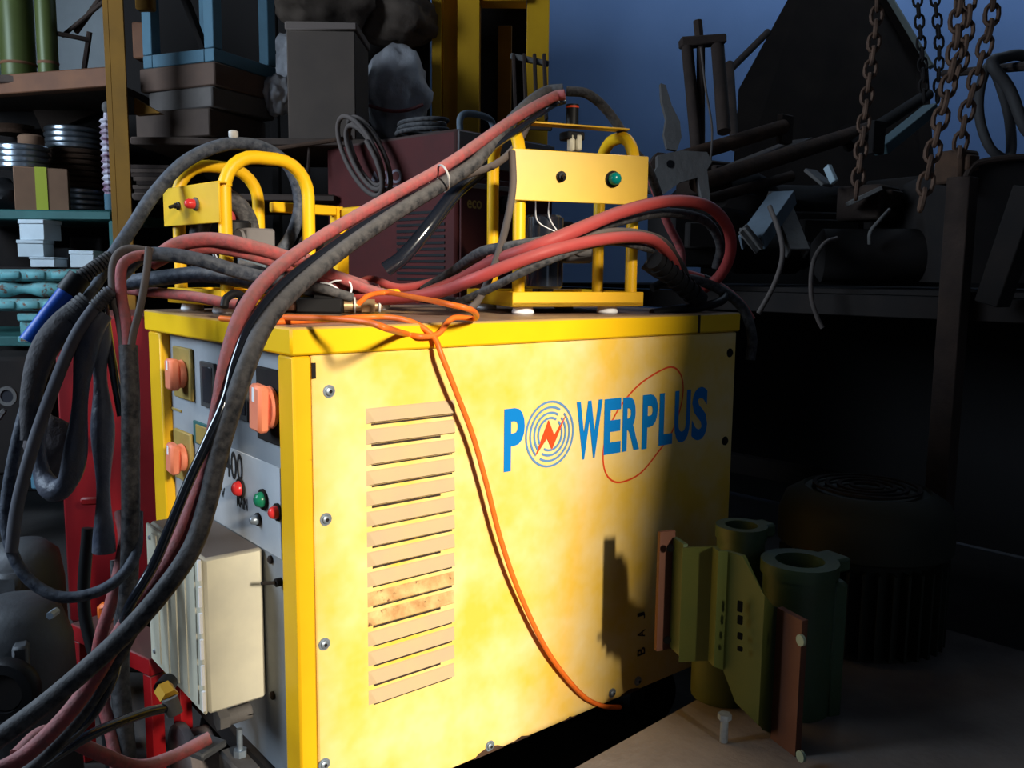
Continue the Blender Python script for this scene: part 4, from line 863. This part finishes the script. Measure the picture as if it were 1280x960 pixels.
# lever casting and hook casting
def flat(pxs, d, th, m_, name, lab, cat): return tag(obj(name, prism([P(a, b, d) for a, b in pxs], FH*th), m_, smooth=0), lab, cat)
flat([(826, 104), (832, 106), (840, 132), (850, 152), (852, 172), (846, 188), (834, 186), (830, 168), (833, 148), (827, 125)], 2.25, .025, SCRAPG, 'lever_casting', 'pale grey lever casting standing upright behind green-button feeder', 'casting')
hk = flat([(806, 235), (822, 208), (822, 194), (850, 188), (884, 190), (890, 202), (884, 212), (888, 250), (878, 250), (872, 222), (850, 228), (825, 246)], 2.15, .035, SCRAPG, 'hook_casting', 'grey hooked casting with a hole behind green-button feeder', 'casting')
obj('hole', cyl(P(838, 205, 2.148), P(838, 205, 2.1485)-FH*.001, .010, 12), BLK, hk)
flat([(812, 205), (822, 190), (836, 192), (838, 212), (820, 240), (808, 236)], 2.25, .08, RUST, 'scrap_casting', 'brown casting behind the hooked grey casting', 'casting')
# puller frame
pu = thing('puller_frame', P(880, 190, 2.5), 'dark iron puller frame with two legs and top screw', 'puller')
obj('leg', tube([P(872, 195, 2.46), P(859, 60, 2.55)], .017, 10, smooth=False), RUST, pu)
obj('leg', tube([P(905, 165, 2.46), P(897, 58, 2.55)], .019, 10, smooth=False), RUST, pu)
obj('crosshead', bar(P(850, 54, 2.56), P(906, 50, 2.56), .05, .026, .004), RUST, pu)
obj('screw', join(tube([P(876, 190, 2.48), P(876, 55, 2.56)], .012, 10, smooth=False), tube([P(874, 46, 2.565), P(872, 26, 2.565)], .013, 8, smooth=False)), RUST, pu)
cable([(876,60,2.45),(882,110,2.42),(890,160,2.4),(888,205,2.36)], .003, BROWNC, 'thin brown wire hanging down the puller frame', 'wire_cable')
# big dark plate
bp = thing('dark_plate', P(1050, 260, 3.2), 'large dark steel plate leaning against the blue wall', 'steel plate')
obj('plate_sheet', prism([P(1018, -60, 3.55), P(1080, -60, 3.55), P(1160, 78, 3.45), P(1170, 250, 3.2), P(915, 260, 3.2), P(925, 110, 3.4)], FH*.02), mat('black_plate', (.009,.007,.0065), .95, col2=(.016,.012,.010), scale=6, spec=.05), bp, smooth=0)
obj('pale_edge', bar(P(1078, -60, 3.53), P(1164, 84, 3.42), .045, .02), mat('pale_edge', (.10,.11,.10), .7), bp)
# belts hanging at far right
def belt(pts, w, lab):
    tag(obj('drive_belt', tube(path(pts), w, 8, closed=True, sub=8), mat('belt_rubber', (.035,.032,.032), .7), smooth=80), lab, 'belt')
belt([(1232,88,2.3),(1224,120,2.3),(1226,155,2.3),(1240,188,2.3),(1262,196,2.32),(1262,150,2.36),(1250,105,2.36),(1240,85,2.34)], .013, 'dark drive belt hanging in a narrow loop')
belt([(1240,80,2.25),(1262,112,2.25),(1285,165,2.25),(1310,160,2.28),(1315,90,2.3),(1280,70,2.3),(1255,72,2.28)], .015, 'dark drive belt hanging in a wide loop on the peg rail')
pk = thing('belt_peg', P(1245, 86, 2.30), 'rusty peg rail carrying the drive belts', 'rail')
obj('peg', tube([P(1180, 92, 2.9), P(1290, 82, 2.20)], .012, 8, smooth=False), RUST, pk)
# hooded drum at far right on the rack end
dh = thing('machine_hood', P(1250, 380, 1.9), 'dark round shouldered machine hood at the rack end', 'machine')
ho = [(1205, 354), (1202, 240), (1212, 212), (1232, 200), (1290, 194), (1360, 200), (1360, 354)]
obj('hood', prism([P(a, b, 2.02) for a, b in ho], FH*.35), DARK, dh)
rim = [P(1203, 240, 2.01), P(1211, 214, 2.01), P(1230, 202, 2.01), P(1290, 196, 2.01), P(1355, 200, 2.01)]
obj('hood_rim', tube(rim, .008, 8), RUST, dh)
obj('yellow_tab', bx(P(1276, 246, 2.005), (.03, .012, .02), RC, .002), YELD, dh)
# wires dangling off the shelf
cable([(962,258,2.10),(974,290,2.06),(978,320,2.04),(968,355,2.03),(948,392,2.03)], .006, BROWNC, 'brown wire dangling from the channel pieces over shelf edge', 'wire_cable')
cable([(1046,298,2.16),(1030,305,2.13),(1016,330,2.10),(1014,370,2.09),(1022,398,2.09),(1028,410,2.09)], .0055, BROWNC, 'brown wire hooking over the shelf edge beside the drum', 'wire_cable')
cable([(1112,262,2.2),(1100,275,2.18),(1088,290,2.18),(1087,305,2.19)], .005, SCRAPG, 'grey wire bent over the long drum', 'wire_cable')
# ---- chains from a hoist beam
hb = thing('hoist_beam', P(1160, -700, 2.1)*1, 'steel hoist beam overhead carrying the chains', 'beam')
zh = 2.45
ha, hb2 = P(1020, 341, 1.98), P(1300, 341, 1.98); ha.z = hb2.z = zh
WLOC[hb] = ha.copy(); hb.location = ha
obj('beam_web', bar(ha, hb2, .012, .10), DARK, hb); obj('beam_flange', bar(ha-ZZ*.056, hb2-ZZ*.056, .16, .010), DARK, hb); obj('beam_flange', bar(ha+ZZ*.056, hb2+ZZ*.056, .16, .010), DARK, hb)
def link_mesh(lh, wd, r):
    n = 12; pts = []
    for i in range(n):
        a = 2*math.pi*i/n; pts.append(Vector((wd*math.cos(a), 0, lh*math.sin(a) + (lh*.30 if math.sin(a) > 0.01 else (-lh*.30 if math.sin(a) < -.01 else 0)))))
    return tube(pts, r, 6, closed=True, smooth=False)
def chain(pts, lh, r, label, m_, top):
    """pts bottom-up in pixels; top: extended straight up to the beam"""
    W_ = path(pts)
    if top:
        last = W_[-1]; W_.append(Vector((last.x, last.y, zh-.062)))
    t = thing('chain', W_[0], label, 'chain')
    me = None; pitch = 2*(lh*1.3-r*1.1)
    # walk along the polyline
    seg = catmull(W_[:-1], 10) + [W_[-1]] if top else catmull(W_, 10)
    acc = 0; need = 0; k = 0
    for a, b in zip(seg, seg[1:]):
        L_ = (b-a).length; pos = need
        while pos <= L_ and k < 130:
            c = a.lerp(b, pos/L_); d_ = (b-a).normalized()
            q = ZZ.rotation_difference(d_) @ Euler((0, 0, (k % 2)*math.pi/2+.6+random.uniform(-.15, .15))).to_quaternion()
            if me is None:
                g = link_mesh(lh, lh*.78, r); o = obj('link', g, m_, t, origin=(0, 0, 0)); me = o
                o.location = c - WLOC[t]
            else: o = clone(me, c, t)
            o.rotation_euler = q.to_euler(); k += 1; pos += pitch
        need = pos - L_
chain([(1071,238,1.85),(1077,180,1.85),(1085,110,1.85),(1095,30,1.85),(1097,-20,1.85)], .0145, .0042, 'single rusty chain hanging alone over the square casting', CHAIN, True)
chain([(1153,250,1.80),(1166,190,1.80),(1180,130,1.80),(1193,70,1.80),(1197,20,1.80),(1199,-20,1.80)], .0175, .0052, 'heavy rusty chain slanting down to the dark housing', CHAIN, True)
chain([(1198,196,2.02),(1206,150,1.98),(1222,90,1.94),(1238,30,1.92),(1243,-20,1.92)], .0175, .0052, 'heavy rusty chain ending at the iron block', CHAIN, True)
chain([(1196,95,1.86),(1205,60,1.86),(1210,20,1.86),(1212,-20,1.86)], .0165, .0048, 'short heavy chain twisted beside the slanting chain', CHAIN, True)
chain([(1155,120,2.35),(1152,60,2.3),(1147,0,2.25),(1146,-20,2.25)], .0135, .0036, 'fine black chain against the pale plate edge', DARK, False)
chain([(1172,120,2.35),(1174,60,2.3),(1169,0,2.25),(1168,-20,2.25)], .0135, .0036, 'fine black chain beside the heavy slanting chain', DARK, False)

# ================================================================== right foreground: plinth, green bracket, motor
a = on(717, 956, 2, .20); b = on(850, 882, 2, .20)
ed = (b-a).normalized(); nb_ = Vector((ed.y, -ed.x, 0))
PR = Matrix((ed, -nb_, ZZ)).transposed()
pl0 = a - ed*.02
tag(obj('concrete_plinth', bx(pl0 + ed*.45 + nb_*.35 + ZZ*-.1, (.9, .7, .199), PR, .006), SLAB), 'low concrete plinth under the green motor', 'plinth')
zp = .2003
gb = thing('green_bracket', P(960, 900, 1.28), 'olive green folded clamp bracket with two bored housings', 'bracket')
def up_poly(pts, zlo, zhi, th, m_, name, tops=None, bots=None):
    """vertical folded plate through plan points (px, d)"""
    W_ = []
    for px, d in pts: q = P(px, 600, d); q.z = 0; W_.append(q)
    V, Fc = [], []; n = len(W_)
    for i, q in enumerate(W_):
        t = (W_[min(i+1, n-1)]-W_[max(i-1, 0)]).normalized(); nn = Vector((-t.y, t.x, 0))*th/2
        zt = tops[i] if tops else zhi; zl = bots[i] if bots else zlo
        V += [q+nn+ZZ*zl, q+nn+ZZ*zt, q-nn+ZZ*zl, q-nn+ZZ*zt]
    for i in range(n-1):
        a_, b_ = 4*i, 4*i+4
        Fc += [(a_, b_, b_+1, a_+1), (a_+2, a_+3, b_+3, b_+2), (a_+1, b_+1, b_+3, a_+3), (a_, a_+2, b_+2, b_)]
    Fc += [(0, 1, 3, 2), (4*n-4, 4*n-2, 4*n-1, 4*n-3)]
    return obj(name, (V, Fc), m_, gb, smooth=0)
def zz_(py, d): return zat(900, py, d)
f1 = up_poly([(826, 1.33), (845, 1.34)], zz_(826, 1.33), zz_(668, 1.33), .007, RFLNG, 'flange')
up_poly([(846.5, 1.335), (860, 1.30)], zz_(822, 1.33), zz_(676, 1.33), .007, GREEN, 'return_plate')
fold = [(857, 1.30), (896, 1.285), (904, 1.255), (914, 1.265), (934, 1.245), (962, 1.215), (972, 1.24), (982, 1.26)]
up_poly(fold, .2, .4, .008, GREENB, 'folded_plate', tops=[zz_(688, 1.30), zz_(686, 1.285), zz_(692, 1.255), zz_(692, 1.265), zz_(698, 1.245), zz_(750, 1.215), zz_(764, 1.24), zz_(766, 1.26)], bots=[zz_(840, 1.3), zz_(838, 1.285), zz_(846, 1.255), zz_(850, 1.265), zz_(895, 1.245), zz_(925, 1.215), zz_(935, 1.24), zz_(938, 1.26)])
f2 = up_poly([(983, 1.235), (1016, 1.185)], zp, zz_(778, 1.20), .010, RFLNG, 'flange')
for fl_, px, py, d in ((f1, 838, 685, 1.328), (f1, 834, 800, 1.328)):
    c = P(px, py, d); obj('bolt_hole', cyl(c, c-FH*.0015, .006, 12), HOLE, fl_)
nrm2 = (P(983, 600, 1.235)-P(1016, 600, 1.185)).cross(ZZ).normalized()
if nrm2.dot(FW) > 0: nrm2 = -nrm2
for py in (800, 945):
    c = P(1003, py, 1.203); obj('bolt_hole', cyl(c+nrm2*.0, c+nrm2*.0045, .008, 12), mat('pale_hole', (.20,.25,.19), .6), f2)
for i, py in enumerate((758, 775, 795, 811)):
    c = P(925, py, 1.2515); obj('stamped_mark', bx(c, (.008, .0035, .016-.003*i), RC @ Rz(-.72), .001), HOLE, gb)
def housing(px, py, d, R_, zlo, name):
    c = P(px, py, d); zt = c.z; c.z = 0
    g = join(ringtube(c+ZZ*(zt-.02), R_*.68, R_*1.08, .02, (0, 0, 1), 24), ringtube(c+ZZ*zlo, R_*.68, R_, zt-.0205-zlo, (0, 0, 1), 24))
    h = obj(name, g, GREEN, gb)
    obj('ear', bx(c+ZZ*(zt-.012)+RT*R_*1.0+FH*R_*.5, (R_*.9, R_*.9, .022), RC @ Rz(.5), .004), GREEN, h)
    obj('bore', cyl(c+ZZ*(zlo+.01), c+ZZ*(zlo+.02), R_*.67, 20), BLK, h)
    return h
housing(927, 656, 1.42, .038, zz_(800, 1.42), 'bored_housing')
housing(1000, 700, 1.35, .054, zp, 'bored_housing')
obj('housing_rib', join(bx(P(1035, 800, 1.36)-ZZ*.02, (.03, .05, .24), RC @ Rz(.3), .006)), GREEN, gb)
cl = P(902, 880, 1.42); cl.z = 0
obj('lower_body', lathe([(.05, zp), (.05, zz_(800, 1.34)), (.035, zz_(790, 1.34))], cl, (0, 0, 1), 20), GREENB, gb)
c = P(905, 915, 1.27); obj('clamp_bolt', join(cyl(Vector((c.x, c.y, zp)), c+ZZ*.02, .006, 10), cyl(c+ZZ*.02, c+ZZ*.028, .010, 6)), BOLT, gb)
# motor
mc = P(1083, 612, 1.62); ztop_ = mc.z; mc.z = 0
Rm = 104*1.62/F
em = thing('electric_motor', mc+ZZ*zp, 'dark green finned electric motor standing upright on plinth', 'motor')
obj('motor_body', lathe([(Rm*.82, 0), (Rm*.82, ztop_-.10-zp)], mc+ZZ*zp, (0, 0, 1), 28), DGREEN, em)
obj('fan_cover', lathe([(Rm*.97, 0), (Rm, .004), (Rm, .055), (Rm*.93, .085), (Rm*.72, .105), (Rm*.70, .100)], mc+ZZ*(ztop_-.10), (0, 0, 1), 36), DGREEN, em)
for i in range(4): obj('grille_ring', ringtube(mc+ZZ*(ztop_+.0055), Rm*(.15+.14*i), Rm*(.20+.14*i), .004, (0, 0, 1), 28), DARK, em)
fin = None
for i in range(36):
    a_ = 2*math.pi*i/36; q = mc + Vector((math.cos(a_), math.sin(a_), 0))*Rm*.89 + ZZ*((zp+ztop_-.105)/2)
    if fin is None: fin = obj('cooling_fin', bx(q, (Rm*.15, .005, ztop_-.125-zp)), DGREEN, em, origin=q)
    else: clone(fin, q, em, (0, 0, a_))

# ================================================================== left foreground: red cabinet, stand, castings
tag_rc = thing('red_cabinet', P(130, 700, 1.8)*1 - ZZ*P(130, 700, 1.8).z, 'bright red sheet metal cabinet behind the hanging sleeves', 'cabinet')
zrc = zat(130, 395, 1.78)
obj('cabinet_body', fbz(62, 196, 1.78, .12, zrc, .30, .006), REDC, tag_rc)
obj('cabinet_foot', fbz(66, 192, 1.80, 0, .1195, .26, .003), DARK, tag_rc)
for (x, y, w_, h_) in ((112, 540, 14, 40), (100, 622, 22, 20)):
    obj('latch', fb(x, x+w_, y, y+h_*.5, 1.772, .008, .2), REDC, tag_rc)
rsd = thing('red_stand', P(100, 900, 1.5)*1 - ZZ*P(100, 900, 1.5).z, 'red angle stand with dusty top under the cables', 'stand')
zst = zat(100, 790, 1.50)
A_ = P(64, 341, 1.46); A_.z = 0
Rs = RC @ Rz(-.62)
def st(x, y, z): return A_ + Rs @ Vector((x, y, 0)) + ZZ*z
obj('stand_top', bx(st(.12, .037, zst-.015), (.24, .075, .03), Rs, .002), mat('red_stand_paint', (.42,.008,.012), .5, col2=(.25,.006,.01), scale=8, dust=.9, dustcol=(.06,.045,.04)), rsd)
for x in (.012, .228):
    for y in (.012, .063): obj('stand_leg', bx(st(x, y, (zst-.031)/2), (.022, .022, zst-.031), Rs, .001), MATS['red_stand_paint'], rsd)
ol = thing('orange_buckle', st(.02, .07, zst), 'small orange plastic buckle on the dusty red stand', 'buckle')
obj('buckle_body', bx(st(.04, .045, zst+.0165), (.030, .022, .032), RC, .006), ORNG, ol)
obj('buckle_slot', bx(st(.04, .045, zst+.0165)-FH*.0112, (.008, .002, .022), RC), BLK, ol)
gm = thing('gear_motor', P(30, 950, 1.42)*1 - ZZ*P(30, 950, 1.42).z, 'grey cast gear motor with domed housing and dark wheel', 'motor')
c = P(22, 860, 1.42); c.z = 0
zg = zat(22, 742, 1.42)
obj('housing', lathe([(.09, 0.0), (.088, zg-.16), (.085, zg-.07), (.070, zg-.025), (.045, zg-.004), (.02, zg)], c, (0, 0, 1), 24), IRON, gm)
obj('rib', bx(c+RT*.05-FH*.07+ZZ*(zg-.11), (.022, .03, .13), RC @ Rz(.4), .004), IRON, gm)
obj('rib', bx(c-RT*.03-FH*.08+ZZ*(zg-.11), (.022, .03, .13), RC @ Rz(-.3), .004), IRON, gm)
w_c = P(2, 868, 1.29)
wh = obj('wheel', lathe([(.03, 0), (.044, .002), (.048, .008), (.048, .022), (.044, .028), (.03, .03)], w_c, FH, 28, True), BLK, gm)
obj('wheel_hub', cyl(w_c+FH*.004, w_c+FH*.05, .028, 16), DARK, wh)
for px, py in ((33, 895), (62, 770)): q = P(px, py, 1.325); obj('bolt', cyl(q, q+FH*.02, .006, 6), BOLT, gm)
g2 = thing('pump_casting', P(30, 740, 1.7)*1 - ZZ*P(30, 740, 1.7).z, 'grey pump casting behind the gear motor', 'casting')
c = P(30, 720, 1.72); c.z = 0; zg = zat(30, 672, 1.72)
obj('casting_body', join(lathe([(.075, 0), (.072, zg-.08), (.065, zg-.03), (.04, zg-.006), (.01, zg)], c, (0, 0, 1), 20)), IRON, g2)
obj('casting_cap', bx(c+RT*.0-FH*.06+ZZ*(zg-.07), (.07, .04, .05), RC, .008), IRON, g2)

# ================================================================== odds and ends on the racks
tag(obj('leaning_board', bar(P(48, 150, 2.86), P(140, 112, 2.86), .02, .10), WOODD), 'dark board leaning over the tall ring stack', 'board')
tag(obj('iron_pulley', lathe([(.02, 0), (.06, .004), (.05, .018), (.06, .032), (.02, .036)], P(18, 170, 2.84), (0, 0, 1), 24), RUST2), 'rusty iron pulley behind the short ring stack', 'pulley')
tag(obj('clear_cap', lathe([(.006, 0), (.008, .003), (.008, .011), (.005, .013)], P(292, 176, 1.475)+ZZ*.004, (0, 0, 1), 14), CLEAR), 'small white cap sitting on the hose arc', 'cap')
tag(obj('dark_box', fbz(88, 128, 2.62, zs2+.0005, zs2+.09, .1), DARK), 'dark box at the rear of the shelf behind white boxes', 'box')
tag(obj('rusty_block', fb(165, 185, 28, 72, 2.62, .06), RACKO), 'narrow rusty block standing beside the yellow upright', 'block')
heap(858, 302, 2.30, 'box', (.16, .14, .13), .35, DARK, 'dark block under the hooked grey casting', 'block', 'scrap_block')
heap(905, 262, 2.72, 'lump', (.17, .12, .11), .2, DARK, 'dark lumpy casting carrying the rusty pipes', 'casting', 'scrap_casting')
heap(880, 225, 2.62, 'box', (.12, .12, .10), .6, RUST, 'rusty block at the foot of the puller frame', 'block', 'scrap_block')
